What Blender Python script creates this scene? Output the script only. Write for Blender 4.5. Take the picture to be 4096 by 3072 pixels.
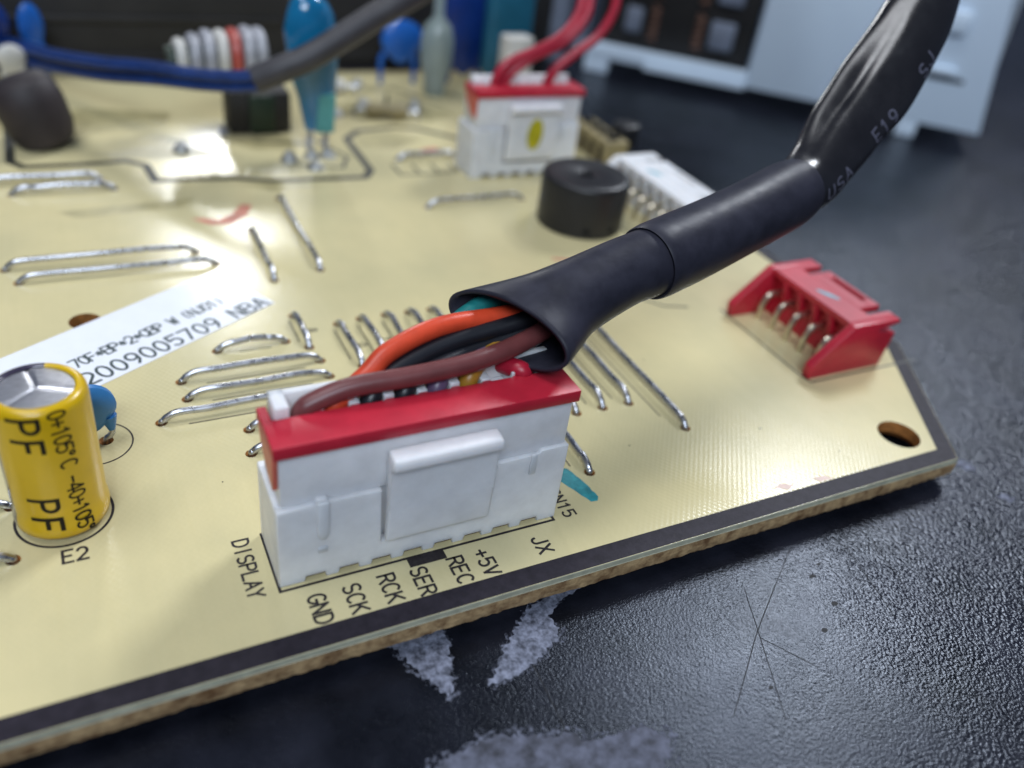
import bpy, bmesh, math, random
from mathutils import Vector, Matrix

random.seed(7)
S = 0.001                      # everything below is written in millimetres
scene = bpy.context.scene
for o in list(bpy.data.objects):
    bpy.data.objects.remove(o)
COL = scene.collection

# ------------------------------------------------------------------ camera
FWD = Vector((0.42278, 0.70251, -0.57248)).normalized()
RIGHT = Vector((0.891, -0.436, 0.123))
DOWN = FWD.cross(RIGHT).normalized()
RIGHT = DOWN.cross(FWD).normalized()
cam_d = bpy.data.cameras.new('camera')
cam = bpy.data.objects.new('camera', cam_d)
COL.objects.link(cam)
cam.matrix_world = Matrix.Translation(Vector((-12.04, -41.98, 48.94)) * S) @ Matrix((RIGHT, -DOWN, -FWD)).transposed().to_4x4()
cam_d.sensor_width = 36.0
cam_d.lens = 30.0
cam_d.clip_start = 0.002
cam_d.clip_end = 20.0
cam_d.dof.use_dof = True
cam_d.dof.focus_distance = 68.5 * S
cam_d.dof.aperture_fstop = 19.5
cam_d.dof.aperture_blades = 0
scene.camera = cam

# ------------------------------------------------------------------ world, lamps, exposure
world = bpy.data.worlds.new('World')
scene.world = world
world.use_nodes = True
bg = world.node_tree.nodes['Background']
bg.inputs[0].default_value = (0.62, 0.82, 1.3, 1)
bg.inputs[1].default_value = 0.08


def lamp(name, target, az, el, dist, w, h, power, col):
    """Rectangular area light seen from target (mm) at azimuth az (from +Y to +X) and elevation el."""
    ld = bpy.data.lights.new(name, 'AREA')
    ld.shape = 'RECTANGLE'
    ld.size = w
    ld.size_y = h
    ld.energy = power
    ld.color = col
    lo = bpy.data.objects.new(name, ld)
    COL.objects.link(lo)
    a, e = math.radians(az), math.radians(el)
    d = Vector((math.sin(a) * math.cos(e), math.cos(a) * math.cos(e), math.sin(e)))
    lo.location = Vector(target) * S + d * dist
    lo.rotation_euler = d.to_track_quat('Z', 'Y').to_euler()
    return lo


lamp('ceiling_tube_light', (3, 55, 0), 9.0, 24.6, 1.6, 0.085, 0.22, 3.4, (0.96, 0.98, 1.0))
lamp('ceiling_panel_light', (36, -11, 0), 58, 44, 1.7, 0.36, 0.36, 16, (0.88, 0.93, 1.0))
lamp('ceiling_panel_light', (10, 20, 0), -75, 74, 1.0, 0.40, 0.40, 3.8, (0.92, 0.95, 1.0))
lamp('front_fill_light', (10, -5, 0), 203, 46, 0.65, 0.32, 0.22, 2.7, (0.76, 0.87, 1.0))  # added fill from behind the camera, brightens the front faces

scene.view_settings.view_transform = 'Standard'
scene.view_settings.look = 'None'
scene.view_settings.exposure = 0.0
scene.view_settings.gamma = 1.0
scene.cycles.max_bounces = 8
scene.cycles.use_denoising = True


# ------------------------------------------------------------------ materials
MATS = {}


def mat(name, col, rough=0.5, metal=0.0, var=0.0, vscale=1.0, bump=0.0, bscale=2.0, coat=0.0, sss=0.0,
        trans=0.0, spec=0.5, alpha=1.0, var2=None, stretch=None, rvar=0.0):
    m = bpy.data.materials.new(name)
    m.use_nodes = True
    nt = m.node_tree
    b = nt.nodes['Principled BSDF']
    b.inputs['Base Color'].default_value = (*col, 1)
    b.inputs['Roughness'].default_value = rough
    b.inputs['Metallic'].default_value = metal
    b.inputs['Specular IOR Level'].default_value = spec
    if coat:
        b.inputs['Coat Weight'].default_value = coat
        b.inputs['Coat Roughness'].default_value = 0.12
    if sss:
        b.inputs['Subsurface Weight'].default_value = sss
        b.inputs['Subsurface Radius'].default_value = (1.0, 0.85, 0.75)
        b.inputs['Subsurface Scale'].default_value = 0.0016
    if trans:
        b.inputs['Transmission Weight'].default_value = trans
    if alpha < 1:
        b.inputs['Alpha'].default_value = alpha
    tc = nt.nodes.new('ShaderNodeTexCoord')
    mp = nt.nodes.new('ShaderNodeMapping')
    k = 1000.0
    st = stretch or (1, 1, 1)
    mp.inputs['Scale'].default_value = (k * st[0], k * st[1], k * st[2])
    nt.links.new(tc.outputs['Object'], mp.inputs['Vector'])
    if var or rvar:
        n = nt.nodes.new('ShaderNodeTexNoise')
        n.inputs['Scale'].default_value = vscale
        n.inputs['Detail'].default_value = 5
        n.inputs['Roughness'].default_value = 0.6
        nt.links.new(mp.outputs[0], n.inputs['Vector'])
        if var:
            r = nt.nodes.new('ShaderNodeValToRGB')
            c2 = var2 or tuple(c * (1 - var) for c in col)
            r.color_ramp.elements[0].position = 0.32
            r.color_ramp.elements[1].position = 0.66
            r.color_ramp.elements[0].color = (*c2, 1)
            r.color_ramp.elements[1].color = (*[min(1, c * (1 + var * 0.5)) for c in col], 1)
            nt.links.new(n.outputs['Fac'], r.inputs['Fac'])
            nt.links.new(r.outputs['Color'], b.inputs['Base Color'])
        if rvar:
            rr = nt.nodes.new('ShaderNodeMapRange')
            rr.inputs['From Min'].default_value = 0.3
            rr.inputs['From Max'].default_value = 0.7
            rr.inputs['To Min'].default_value = max(0.02, rough - rvar)
            rr.inputs['To Max'].default_value = min(1, rough + rvar)
            nt.links.new(n.outputs['Fac'], rr.inputs['Value'])
            nt.links.new(rr.outputs[0], b.inputs['Roughness'])
    if bump:
        n2 = nt.nodes.new('ShaderNodeTexNoise')
        n2.inputs['Scale'].default_value = bscale
        n2.inputs['Detail'].default_value = 4
        nt.links.new(mp.outputs[0], n2.inputs['Vector'])
        bp = nt.nodes.new('ShaderNodeBump')
        bp.inputs['Strength'].default_value = bump
        bp.inputs['Distance'].default_value = 0.0001
        nt.links.new(n2.outputs['Fac'], bp.inputs['Height'])
        nt.links.new(bp.outputs['Normal'], b.inputs['Normal'])
    MATS[name] = m
    return m


def board_material():
    m = mat('board_top', (0.68, 0.585, 0.325), rough=0.18, var=0.12, vscale=0.06, var2=(0.60, 0.53, 0.305), spec=0.5)
    nt = m.node_tree
    b = nt.nodes['Principled BSDF']
    tc = [n for n in nt.nodes if n.type == 'TEX_COORD'][0]
    mp = [n for n in nt.nodes if n.type == 'MAPPING'][0]
    sep = nt.nodes.new('ShaderNodeSeparateXYZ')
    nt.links.new(mp.outputs[0], sep.inputs[0])

    def math_(op, a, bb=None):
        n = nt.nodes.new('ShaderNodeMath')
        n.operation = op
        for i, v in enumerate((a, bb)):
            if v is None:
                continue
            if isinstance(v, (int, float)):
                n.inputs[i].default_value = v
            else:
                nt.links.new(v, n.inputs[i])
        return n.outputs[0]
    # glass cloth weave: two crossed sets of threads about half a millimetre apart
    wx = math_('SINE', math_('MULTIPLY', sep.outputs['X'], 2 * math.pi / 0.56))
    wy = math_('SINE', math_('MULTIPLY', sep.outputs['Y'], 2 * math.pi / 0.72))
    weave = math_('MULTIPLY', wx, wy)
    nz = nt.nodes.new('ShaderNodeTexNoise')
    nz.inputs['Scale'].default_value = 0.35
    nz.inputs['Detail'].default_value = 3
    nt.links.new(mp.outputs[0], nz.inputs['Vector'])
    hgt = math_('ADD', math_('MULTIPLY', weave, 0.5), math_('MULTIPLY', nz.outputs['Fac'], 0.8))
    bp = nt.nodes.new('ShaderNodeBump')
    bp.inputs['Strength'].default_value = 0.30
    bp.inputs['Distance'].default_value = 0.00003
    nt.links.new(hgt, bp.inputs['Height'])
    nt.links.new(bp.outputs['Normal'], b.inputs['Normal'])
    # faint thread tint on top of the large soft staining
    ramp = [n for n in nt.nodes if n.type == 'VALTORGB'][0]
    mx = nt.nodes.new('ShaderNodeMixRGB')
    mx.blend_type = 'MULTIPLY'
    mx.inputs['Color2'].default_value = (0.93, 0.93, 0.89, 1)
    cm = nt.nodes.new('ShaderNodeCombineXYZ')
    nt.links.new(math_('MULTIPLY', sep.outputs['X'], 2.2), cm.inputs['X'])
    nt.links.new(math_('MULTIPLY', sep.outputs['Y'], 0.12), cm.inputs['Y'])
    ns = nt.nodes.new('ShaderNodeTexNoise')
    ns.inputs['Scale'].default_value = 1.0
    ns.inputs['Detail'].default_value = 3
    nt.links.new(cm.outputs[0], ns.inputs['Vector'])
    fac = math_('ADD', math_('MULTIPLY', ns.outputs['Fac'], 0.75), math_('MULTIPLY', weave, 0.06))
    nt.links.new(fac, mx.inputs['Fac'])
    nt.links.new(ramp.outputs['Color'], mx.inputs['Color1'])
    nt.links.new(mx.outputs['Color'], b.inputs['Base Color'])
    return m


def table_material():
    m = mat('table_paint', (0.013, 0.014, 0.021), rough=0.22, var=0.5, vscale=0.10, var2=(0.002, 0.0025, 0.004), rvar=0.0, spec=0.24)
    m.node_tree.nodes['Principled BSDF'].inputs['Specular Tint'].default_value = (0.72, 0.82, 1.0, 1)
    nt = m.node_tree
    b = nt.nodes['Principled BSDF']
    mp = [n for n in nt.nodes if n.type == 'MAPPING'][0]
    def noise(scale, detail, rough=0.5):
        n = nt.nodes.new('ShaderNodeTexNoise')
        n.inputs['Scale'].default_value = scale
        n.inputs['Detail'].default_value = detail
        n.inputs['Roughness'].default_value = rough
        nt.links.new(mp.outputs[0], n.inputs['Vector'])
        return n.outputs['Fac']

    def mth(op, a, bb, c=None):
        n = nt.nodes.new('ShaderNodeMath')
        n.operation = op
        for i, v in enumerate((a, bb, c)):
            if v is None:
                continue
            if isinstance(v, (int, float)):
                n.inputs[i].default_value = v
            else:
                nt.links.new(v, n.inputs[i])
        return n.outputs[0]
    # fine sandy grain everywhere; pebbled glossy paint survives towards the right, worn down near the board
    sx = nt.nodes.new('ShaderNodeSeparateXYZ')
    nt.links.new(mp.outputs[0], sx.inputs[0])
    mr = nt.nodes.new('ShaderNodeMapRange')
    mr.inputs['From Min'].default_value = 0.55
    mr.inputs['From Max'].default_value = 1.15
    mr.inputs['To Min'].default_value = 0.17
    edge = mth('MULTIPLY_ADD', sx.outputs['X'], 0.018, mth('MULTIPLY_ADD', sx.outputs['Y'], 0.004, noise(0.09, 4, 0.65)))
    nt.links.new(mth('ADD', edge, -0.38), mr.inputs['Value'])
    nt.links.new(mth('MULTIPLY_ADD', mr.outputs[0], -0.10, mth('MULTIPLY_ADD', noise(0.15, 6, 0.7), 0.26, 0.105)), b.inputs['Roughness'])
    fine = noise(6.5, 2, 0.6)
    vor = nt.nodes.new('ShaderNodeTexVoronoi')
    vor.feature = 'SMOOTH_F1'
    vor.inputs['Scale'].default_value = 4.2
    nt.links.new(mp.outputs[0], vor.inputs['Vector'])
    hgt = mth('MULTIPLY_ADD', mth('MULTIPLY', vor.outputs['Distance'], mr.outputs[0]), -2.9, mth('MULTIPLY', fine, 1.0))
    bp = nt.nodes.new('ShaderNodeBump')
    bp.inputs['Strength'].default_value = 0.45
    bp.inputs['Distance'].default_value = 0.00006
    nt.links.new(hgt, bp.inputs['Height'])
    nt.links.new(bp.outputs['Normal'], b.inputs['Normal'])
    return m


board_material()
table_material()
mat('hole_orange', (0.42, 0.17, 0.04), rough=0.7, var=0.4, vscale=1.5)
mat('board_edge', (0.44, 0.30, 0.15), rough=0.85, var=0.5, vscale=0.9, bump=0.9, bscale=3.0, var2=(0.16, 0.08, 0.03))
mat('board_edge_pale', (0.36, 0.36, 0.27), rough=0.5, var=0.2, vscale=0.8, bump=0.3, bscale=2.0)
mat('border_print', (0.026, 0.022, 0.030), rough=0.5, var=0.3, vscale=1.2, bump=0.25, bscale=2.0, spec=0.15)
mat('ink', (0.014, 0.010, 0.013), rough=0.6, var=0.4, vscale=3.0, var2=(0.035, 0.03, 0.03), spec=0.3)
mat('ink_faded', (0.034, 0.034, 0.024), rough=0.5, var=0.3, vscale=0.5)
mat('ink_teal', (0.03, 0.30, 0.33), rough=0.45, var=0.45, vscale=0.9)
mat('ink_red', (0.62, 0.24, 0.16), rough=0.4, var=0.3, vscale=0.5)
mat('ink_pink', (0.62, 0.42, 0.34), rough=0.4, var=0.15, vscale=0.6)
mat('ink_yellow', (0.52, 0.45, 0.01), rough=0.4, var=0.2, vscale=0.8)
mat('ink_sky', (0.16, 0.46, 0.55), rough=0.45, var=0.2, vscale=0.8)
mat('sticker', (0.88, 0.89, 0.93), rough=0.11, var=0.03, vscale=0.4, spec=0.5)
mat('sticker_ink', (0.03, 0.045, 0.045), rough=0.6, var=0.5, vscale=2.5, var2=(0.08, 0.10, 0.10), spec=0.2)
mat('nylon_white', (0.82, 0.81, 0.82), rough=0.40, var=0.09, vscale=0.45, sss=0.6, bump=0.22, bscale=0.9)
mat('nylon_cream', (0.62, 0.60, 0.55), rough=0.45, var=0.08, vscale=0.3, sss=0.2)
mat('nylon_red', (0.53, 0.019, 0.042), rough=0.40, var=0.12, vscale=0.4, sss=0.12, bump=0.15, bscale=1.5)
mat('nylon_red_thin', (0.72, 0.16, 0.11), rough=0.4, var=0.2, vscale=0.5, sss=0.3)
mat('tinned_wire', (0.56, 0.57, 0.61), rough=0.30, metal=1.0, var=0.16, vscale=1.2, bump=0.10, bscale=1.1, rvar=0.08)
mat('brass_pin', (0.80, 0.74, 0.60), rough=0.35, metal=1.0, var=0.3, vscale=1.0)
mat('shrink_matte', (0.027, 0.027, 0.040), rough=0.44, spec=0.19, var=0.25, vscale=0.5, bump=0.5, bscale=0.45, rvar=0.06)
mat('pvc_gloss', (0.013, 0.012, 0.014), rough=0.25, spec=0.85, var=0.2, vscale=0.3, bump=0.10, bscale=0.7, rvar=0.06)
mat('jacket_print', (0.11, 0.11, 0.15), rough=0.5)
mat('shrink_grey', (0.045, 0.042, 0.048), rough=0.5, var=0.2, vscale=0.3)
for nm, c in dict(brown=(0.16, 0.045, 0.045), orange=(0.70, 0.07, 0.025), black=(0.012, 0.013, 0.018), teal=(0.02, 0.24, 0.24),
                  purple=(0.13, 0.08, 0.15), yellow=(0.38, 0.19, 0.02), red=(0.42, 0.012, 0.035)).items():
    mat('wire_' + nm, c, rough=0.36, var=0.18, vscale=0.5, bump=0.12, bscale=1.5, sss=0.05)
mat('wire_blue', (0.011, 0.038, 0.16), rough=0.35, var=0.3, vscale=0.4)
mat('wire_red_far', (0.45, 0.02, 0.045), rough=0.36, var=0.2, vscale=0.4)
mat('sleeve_yellow', (0.67, 0.42, 0.003), rough=0.28, var=0.10, vscale=0.25, coat=0.2, bump=0.08, bscale=0.7)
mat('sleeve_stripe', (0.055, 0.045, 0.075), rough=0.15, coat=0.5, var=0.3, vscale=0.8)
mat('aluminium', (0.78, 0.78, 0.82), rough=0.33, metal=1.0, var=0.25, vscale=1.6, bump=0.25, bscale=5.0, stretch=(1, 3, 1))
mat('cap_print', (0.012, 0.009, 0.006), rough=0.5, spec=0.2)
mat('ceramic_blue', (0.035, 0.20, 0.50), rough=0.40, var=0.12, vscale=0.6, bump=0.15, bscale=1.0)
mat('epoxy_blue_gloss', (0.008, 0.17, 0.36), rough=0.12, var=0.25, vscale=0.2, coat=0.6)
mat('epoxy_blue_deep', (0.008, 0.035, 0.20), rough=0.25, var=0.3, vscale=0.2)
mat('epoxy_blue_bright', (0.012, 0.12, 0.48), rough=0.3, var=0.2, vscale=0.2)
mat('epoxy_teal', (0.02, 0.13, 0.21), rough=0.25, var=0.2, vscale=0.2)
mat('film_teal', (0.09, 0.34, 0.34), rough=0.3, var=0.2, vscale=0.3)
mat('solder_dull', (0.42, 0.42, 0.40), rough=0.5, metal=0.7, var=0.4, vscale=0.8)
mat('flux_stain', (0.44, 0.38, 0.19), rough=0.35, var=0.25, vscale=0.3)
mat('slot_shade_brown', (0.11, 0.055, 0.025), rough=0.7)
mat('clear_glass', (0.55, 0.66, 0.66), rough=0.12, trans=0.6, var=0.1, vscale=0.3)
mat('buzzer_black', (0.014, 0.014, 0.016), rough=0.40, var=0.15, vscale=0.6, bump=0.1, bscale=3.0)
mat('hole_dark', (0.004, 0.004, 0.004), rough=0.9)
mat('plastic_dark', (0.020, 0.018, 0.017), rough=0.6, var=0.4, vscale=0.1)
mat('plastic_plum', (0.035, 0.026, 0.028), rough=0.6, var=0.4, vscale=0.15)
mat('ferrite_green', (0.012, 0.030, 0.016), rough=0.45, var=0.3, vscale=0.3)
mat('winding_white', (0.40, 0.40, 0.43), rough=0.4, var=0.2, vscale=0.4)
mat('winding_red', (0.45, 0.08, 0.06), rough=0.4)
mat('housing_white', (0.74, 0.86, 1.0), rough=0.45, var=0.05, vscale=0.05)
mat('coil_copper', (0.25, 0.13, 0.09), rough=0.5, var=0.3, vscale=0.5)
mat('coil_grey', (0.22, 0.25, 0.32), rough=0.5, var=0.2, vscale=0.3)
mat('header_tan', (0.32, 0.26, 0.13), rough=0.5, var=0.3, vscale=0.5)
mat('flake_white', (0.19, 0.205, 0.27), rough=0.8, var=0.5, vscale=2.0, var2=(0.03, 0.034, 0.05), bump=0.6, bscale=3.5)
mat('flake_thin', (0.085, 0.092, 0.13), rough=0.7, var=0.6, vscale=1.0, var2=(0.018, 0.02, 0.03), bump=0.6, bscale=3.5)
fr_ = mat('flake_fringe', (0.12, 0.13, 0.175), rough=0.8, var=0.5, vscale=1.5, var2=(0.03, 0.034, 0.05))
_n = fr_.node_tree.nodes.new('ShaderNodeTexNoise')
_n.inputs['Scale'].default_value = 2.4
_n.inputs['Detail'].default_value = 5
_r = fr_.node_tree.nodes.new('ShaderNodeMapRange')
_r.inputs['From Min'].default_value = 0.46
_r.inputs['From Max'].default_value = 0.62
fr_.node_tree.links.new([n for n in fr_.node_tree.nodes if n.type == 'MAPPING'][0].outputs[0], _n.inputs['Vector'])
fr_.node_tree.links.new(_n.outputs['Fac'], _r.inputs['Value'])
fr_.node_tree.links.new(_r.outputs[0], fr_.node_tree.nodes['Principled BSDF'].inputs['Alpha'])
mat('scratch', (0.006, 0.006, 0.008), rough=0.8)
mat('scuff', (0.010, 0.010, 0.012), rough=0.7)


# ------------------------------------------------------------------ object helpers
BASE = {}


def thing(name, label, cat, base, group=None):
    e = bpy.data.objects.new(name, None)
    COL.objects.link(e)
    e.empty_display_size = 0.002
    e.location = Vector(base) * S
    e['label'] = label
    e['category'] = cat
    if group:
        e['group'] = group
    BASE[e.name] = Vector(base)
    return e


def root_of(o):
    while o.parent:
        o = o.parent
    return o


def obj(name, bm, m, parent=None, smooth=True, angle=40, label=None):
    """Link one bmesh (world millimetres) as ONE mesh object; under a parent its vertices are stored relative to the thing's base."""
    off = BASE.get(root_of(parent).name, Vector()) if parent else Vector()
    for v in bm.verts:
        v.co = (v.co - off) * S
    me = bpy.data.meshes.new(name)
    bmesh.ops.recalc_face_normals(bm, faces=bm.faces)
    bm.to_mesh(me)
    bm.free()
    for mm in (m if isinstance(m, (list, tuple)) else [m]):
        me.materials.append(MATS[mm])
    o = bpy.data.objects.new(name, me)
    COL.objects.link(o)
    if smooth:
        for p in me.polygons:
            p.use_smooth = True
        try:
            me.set_sharp_from_angle(angle=math.radians(angle))
        except Exception:
            pass
    if parent:
        o.parent = parent
    if label:
        o['label'] = label
    return o


def single(name, bm, m, label, cat, group=None, **k):
    """A thing that is one mesh; its origin sits at the base of the mesh."""
    lo = Vector((sum(v.co.x for v in bm.verts) / len(bm.verts), sum(v.co.y for v in bm.verts) / len(bm.verts), 0))
    for v in bm.verts:
        v.co -= lo
    o = obj(name, bm, m, **k)
    o.location = lo * S
    o['label'] = label
    o['category'] = cat
    if group:
        o['group'] = group
    return o


def new():
    return bmesh.new()


def box(bm, x0, x1, y0, y1, z0, z1, bev=0.0, seg=2):
    vs = [bm.verts.new((x, y, z)) for z in (z0, z1) for y in (y0, y1) for x in (x0, x1)]
    fs = [(0, 2, 3, 1), (4, 5, 7, 6), (0, 1, 5, 4), (2, 6, 7, 3), (0, 4, 6, 2), (1, 3, 7, 5)]
    faces = [bm.faces.new([vs[i] for i in f]) for f in fs]
    if bev:
        es = list({e for f in faces for e in f.edges})
        bmesh.ops.bevel(bm, geom=es, offset=bev, segments=seg, affect='EDGES', profile=0.5)
    return bm


def prism(bm, poly, axis, a0, a1, bev=0.0, seg=2):
    """poly: 2D outline; axis 'x': (y,z) outline pushed from x=a0 to a1; 'y': (x,z); 'z': (x,y)."""
    def P(p, a):
        return {'x': (a, p[0], p[1]), 'y': (p[0], a, p[1]), 'z': (p[0], p[1], a)}[axis]
    lo = [bm.verts.new(P(p, a0)) for p in poly]
    hi = [bm.verts.new(P(p, a1)) for p in poly]
    n = len(poly)
    faces = [bm.faces.new(lo[::-1]), bm.faces.new(hi)]
    for i in range(n):
        faces.append(bm.faces.new((lo[i], lo[(i + 1) % n], hi[(i + 1) % n], hi[i])))
    if bev:
        es = list({e for f in faces for e in f.edges})
        bmesh.ops.bevel(bm, geom=es, offset=bev, segments=seg, affect='EDGES', profile=0.5)
    return bm


def lathe(bm, prof, c, seg=40, cap=True, mats=None, axis=None):
    """prof: list of (radius, height); c: foot point."""
    c = Vector(c)
    ax = Vector(axis).normalized() if axis else Vector((0, 0, 1))
    q = Vector((0, 0, 1)).rotation_difference(ax)
    rings = []
    for r, z in prof:
        if r < 1e-6:
            rings.append([bm.verts.new(c + q @ Vector((0, 0, z)))])
        else:
            rings.append([bm.verts.new(c + q @ Vector((r * math.cos(2 * math.pi * i / seg), r * math.sin(2 * math.pi * i / seg), z))) for i in range(seg)])
    for k in range(len(rings) - 1):
        a, b = rings[k], rings[k + 1]
        for i in range(seg):
            j = (i + 1) % seg
            if len(a) == 1 and len(b) == 1:
                continue
            if len(a) == 1:
                f = bm.faces.new((a[0], b[j], b[i]))
            elif len(b) == 1:
                f = bm.faces.new((a[i], a[j], b[0]))
            else:
                f = bm.faces.new((a[i], a[j], b[j], b[i]))
            if mats:
                f.material_index = mats[k](2 * math.pi * (i + 0.5) / seg) if callable(mats[k]) else mats[k]
    return bm


def spline(pts, n=8):
    pts = [Vector(p) for p in pts]
    P = [2 * pts[0] - pts[1]] + pts + [2 * pts[-1] - pts[-2]]
    out = []
    for i in range(1, len(P) - 2):
        p0, p1, p2, p3 = P[i - 1:i + 3]
        for k in range(n):
            t = k / n
            out.append(0.5 * ((2 * p1) + (p2 - p0) * t + (2 * p0 - 5 * p1 + 4 * p2 - p3) * t * t + (3 * p1 - p0 - 3 * p2 + p3) * t ** 3))
    out.append(pts[-1])
    return out


def tube(bm, path, r, seg=12, caps=True):
    path = [Vector(p) for p in path]
    n = len(path)
    rs = r if isinstance(r, (list, tuple)) else [r] * n
    tan = [(path[min(i + 1, n - 1)] - path[max(i - 1, 0)]).normalized() for i in range(n)]
    up = Vector((0, 0, 1)) if abs(tan[0].z) < 0.9 else Vector((1, 0, 0))
    nrm = (up - tan[0] * up.dot(tan[0])).normalized()
    rings = []
    for i in range(n):
        nrm = (nrm - tan[i] * nrm.dot(tan[i])).normalized()
        bi = tan[i].cross(nrm)
        rings.append([bm.verts.new(path[i] + rs[i] * (math.cos(2 * math.pi * k / seg) * nrm + math.sin(2 * math.pi * k / seg) * bi)) for k in range(seg)])
    for a, b in zip(rings, rings[1:]):
        for k in range(seg):
            j = (k + 1) % seg
            bm.faces.new((a[k], a[j], b[j], b[k]))
    if caps:
        bm.faces.new(rings[0][::-1])
        bm.faces.new(rings[-1])
    return bm


def loft(bm, rings, caps=(False, False)):
    vr = [[bm.verts.new(p) for p in r] for r in rings]
    n = len(vr[0])
    for a, b in zip(vr, vr[1:]):
        for k in range(n):
            j = (k + 1) % n
            bm.faces.new((a[k], a[j], b[j], b[k]))
    if caps[0]:
        bm.faces.new(vr[0][::-1])
    if caps[1]:
        bm.faces.new(vr[-1])
    return bm


def disc(bm, cx, cy, r, z, seg=16, rx=1.0):
    bm.faces.new([bm.verts.new((cx + r * rx * math.cos(2 * math.pi * i / seg), cy + r * math.sin(2 * math.pi * i / seg), z)) for i in range(seg)])
    return bm


# ---- stroke lettering ------------------------------------------------
def arc(cx, cy, rx, ry, a0, a1, n=9):
    return [(cx + rx * math.cos(math.radians(a0 + (a1 - a0) * i / n)), cy + ry * math.sin(math.radians(a0 + (a1 - a0) * i / n))) for i in range(n + 1)]


FONT = {
    'A': [[(0, 0), (.3, 1), (.6, 0)], [(.1, .33), (.5, .33)]],
    'B': [[(0, 0), (0, 1), (.35, 1)] + arc(.35, .76, .2, .24, 90, -90) + [(0, .52)], [(.35, .52)] + arc(.36, .26, .24, .26, 90, -90) + [(0, 0)]],
    'C': [arc(.32, .5, .32, .5, 50, 310, 14)],
    'D': [[(0, 0), (0, 1), (.25, 1)] + arc(.25, .5, .35, .5, 90, -90, 12) + [(0, 0)]],
    'E': [[(.55, 1), (0, 1), (0, 0), (.55, 0)], [(0, .52), (.45, .52)]],
    'F': [[(.55, 1), (0, 1), (0, 0)], [(0, .52), (.45, .52)]],
    'G': [arc(.32, .5, .32, .5, 50, 350, 16) + [(.62, .45), (.36, .45)]],
    'I': [[(.3, 0), (.3, 1)]],
    'J': [[(.5, 1), (.5, .25)] + arc(.25, .25, .25, .25, 0, -180)],
    'K': [[(0, 0), (0, 1)], [(.55, 1), (0, .4)], [(.2, .6), (.6, 0)]],
    'L': [[(0, 1), (0, 0), (.55, 0)]],
    'N': [[(0, 0), (0, 1), (.58, 0), (.58, 1)]],
    'P': [[(0, 0), (0, 1), (.32, 1)] + arc(.32, .74, .26, .26, 90, -90) + [(0, .48)]],
    'Q': [arc(.32, .5, .32, .5, 90, 450, 18), [(.4, .25), (.65, -.05)]],
    'R': [[(0, 0), (0, 1), (.32, 1)] + arc(.32, .75, .26, .25, 90, -90) + [(0, .5)], [(.3, .5), (.6, 0)]],
    'S': [arc(.3, .75, .28, .25, 40, 270, 10) + arc(.3, .25, .28, .25, 90, -140, 10)],
    'U': [[(0, 1), (0, .28)] + arc(.29, .28, .29, .28, 180, 360) + [(.58, 1)]],
    'V': [[(0, 1), (.3, 0), (.6, 1)]],
    'W': [[(0, 1), (.16, 0), (.32, .75), (.48, 0), (.64, 1)]],
    'X': [[(0, 0), (.6, 1)], [(0, 1), (.6, 0)]],
    'Y': [[(0, 1), (.3, .5), (.6, 1)], [(.3, .5), (.3, 0)]],
    '0': [arc(.3, .5, .28, .5, 90, 450, 18)],
    '1': [[(.12, .78), (.33, 1), (.33, 0)]],
    '2': [arc(.3, .7, .28, .3, 160, -30, 9) + [(0, 0), (.6, 0)]],
    '4': [[(.45, 0), (.45, 1), (0, .3), (.62, .3)]],
    '5': [[(.55, 1), (.06, 1), (.04, .55)] + arc(.29, .31, .29, .31, 110, -140, 11)],
    '7': [[(0, 1), (.58, 1), (.2, 0)]],
    '8': [arc(.3, .75, .24, .25, -90, 270, 14), arc(.3, .25, .29, .25, 90, 450, 14)],
    '9': [arc(.3, .7, .27, .3, 0, 360, 16), [(.57, .7), (.52, .3), (.3, 0)]],
    '+': [[(.3, .15), (.3, .75)], [(.02, .45), (.58, .45)]],
    '-': [[(.05, .45), (.55, .45)]],
    '*': [[(.3, .25), (.3, .75)], [(.08, .37), (.52, .63)], [(.08, .63), (.52, .37)]],
    '(': [arc(.5, .5, .3, .62, 130, 230, 7)],
    ')': [arc(.1, .5, .3, .62, 50, -50, 7)],
    'o': [arc(.18, .85, .15, .15, 0, 360, 12)],
    ' ': [],
}


def ribbon(bm, pl, w, fn, lift):
    closed = (Vector(pl[0]) - Vector(pl[-1])).length < 1e-6 and len(pl) > 3
    pts = [Vector(p) for p in pl]
    q = [pts[0]]
    for p in pts[1:]:
        if (p - q[-1]).length > 1e-5:
            q.append(p)
    pts = q
    if closed:
        pts = pts[:-1] if (pts[0] - pts[-1]).length < 1e-5 else pts
    n = len(pts)
    L = []
    for i, p in enumerate(pts):
        a = pts[i - 1] if (i or closed) else None
        b = pts[(i + 1) % n] if (i < n - 1 or closed) else None
        d1 = (p - a).normalized() if a is not None else None
        d2 = (b - p).normalized() if b is not None else None
        d1 = d1 or d2
        d2 = d2 or d1
        t = d1 + d2
        if t.length < 1e-4:
            t = d1
        t.normalize()
        nn = Vector((-t.y, t.x))
        sc = 1 / max(0.45, abs(nn.dot(Vector((-d1.y, d1.x)))))
        e = Vector((0, 0))
        if a is None:
            e = -d1 * w * 0.4
        if b is None:
            e = d1 * w * 0.4
        L.append((p + e + nn * w * .5 * sc, p + e - nn * w * .5 * sc))
    V = [(bm.verts.new(fn(l.x, l.y, lift)), bm.verts.new(fn(r.x, r.y, lift))) for l, r in L]
    for i in range(n if closed else n - 1):
        a, b = V[i], V[(i + 1) % n]
        bm.faces.new((a[0], b[0], b[1], a[1]))


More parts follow.
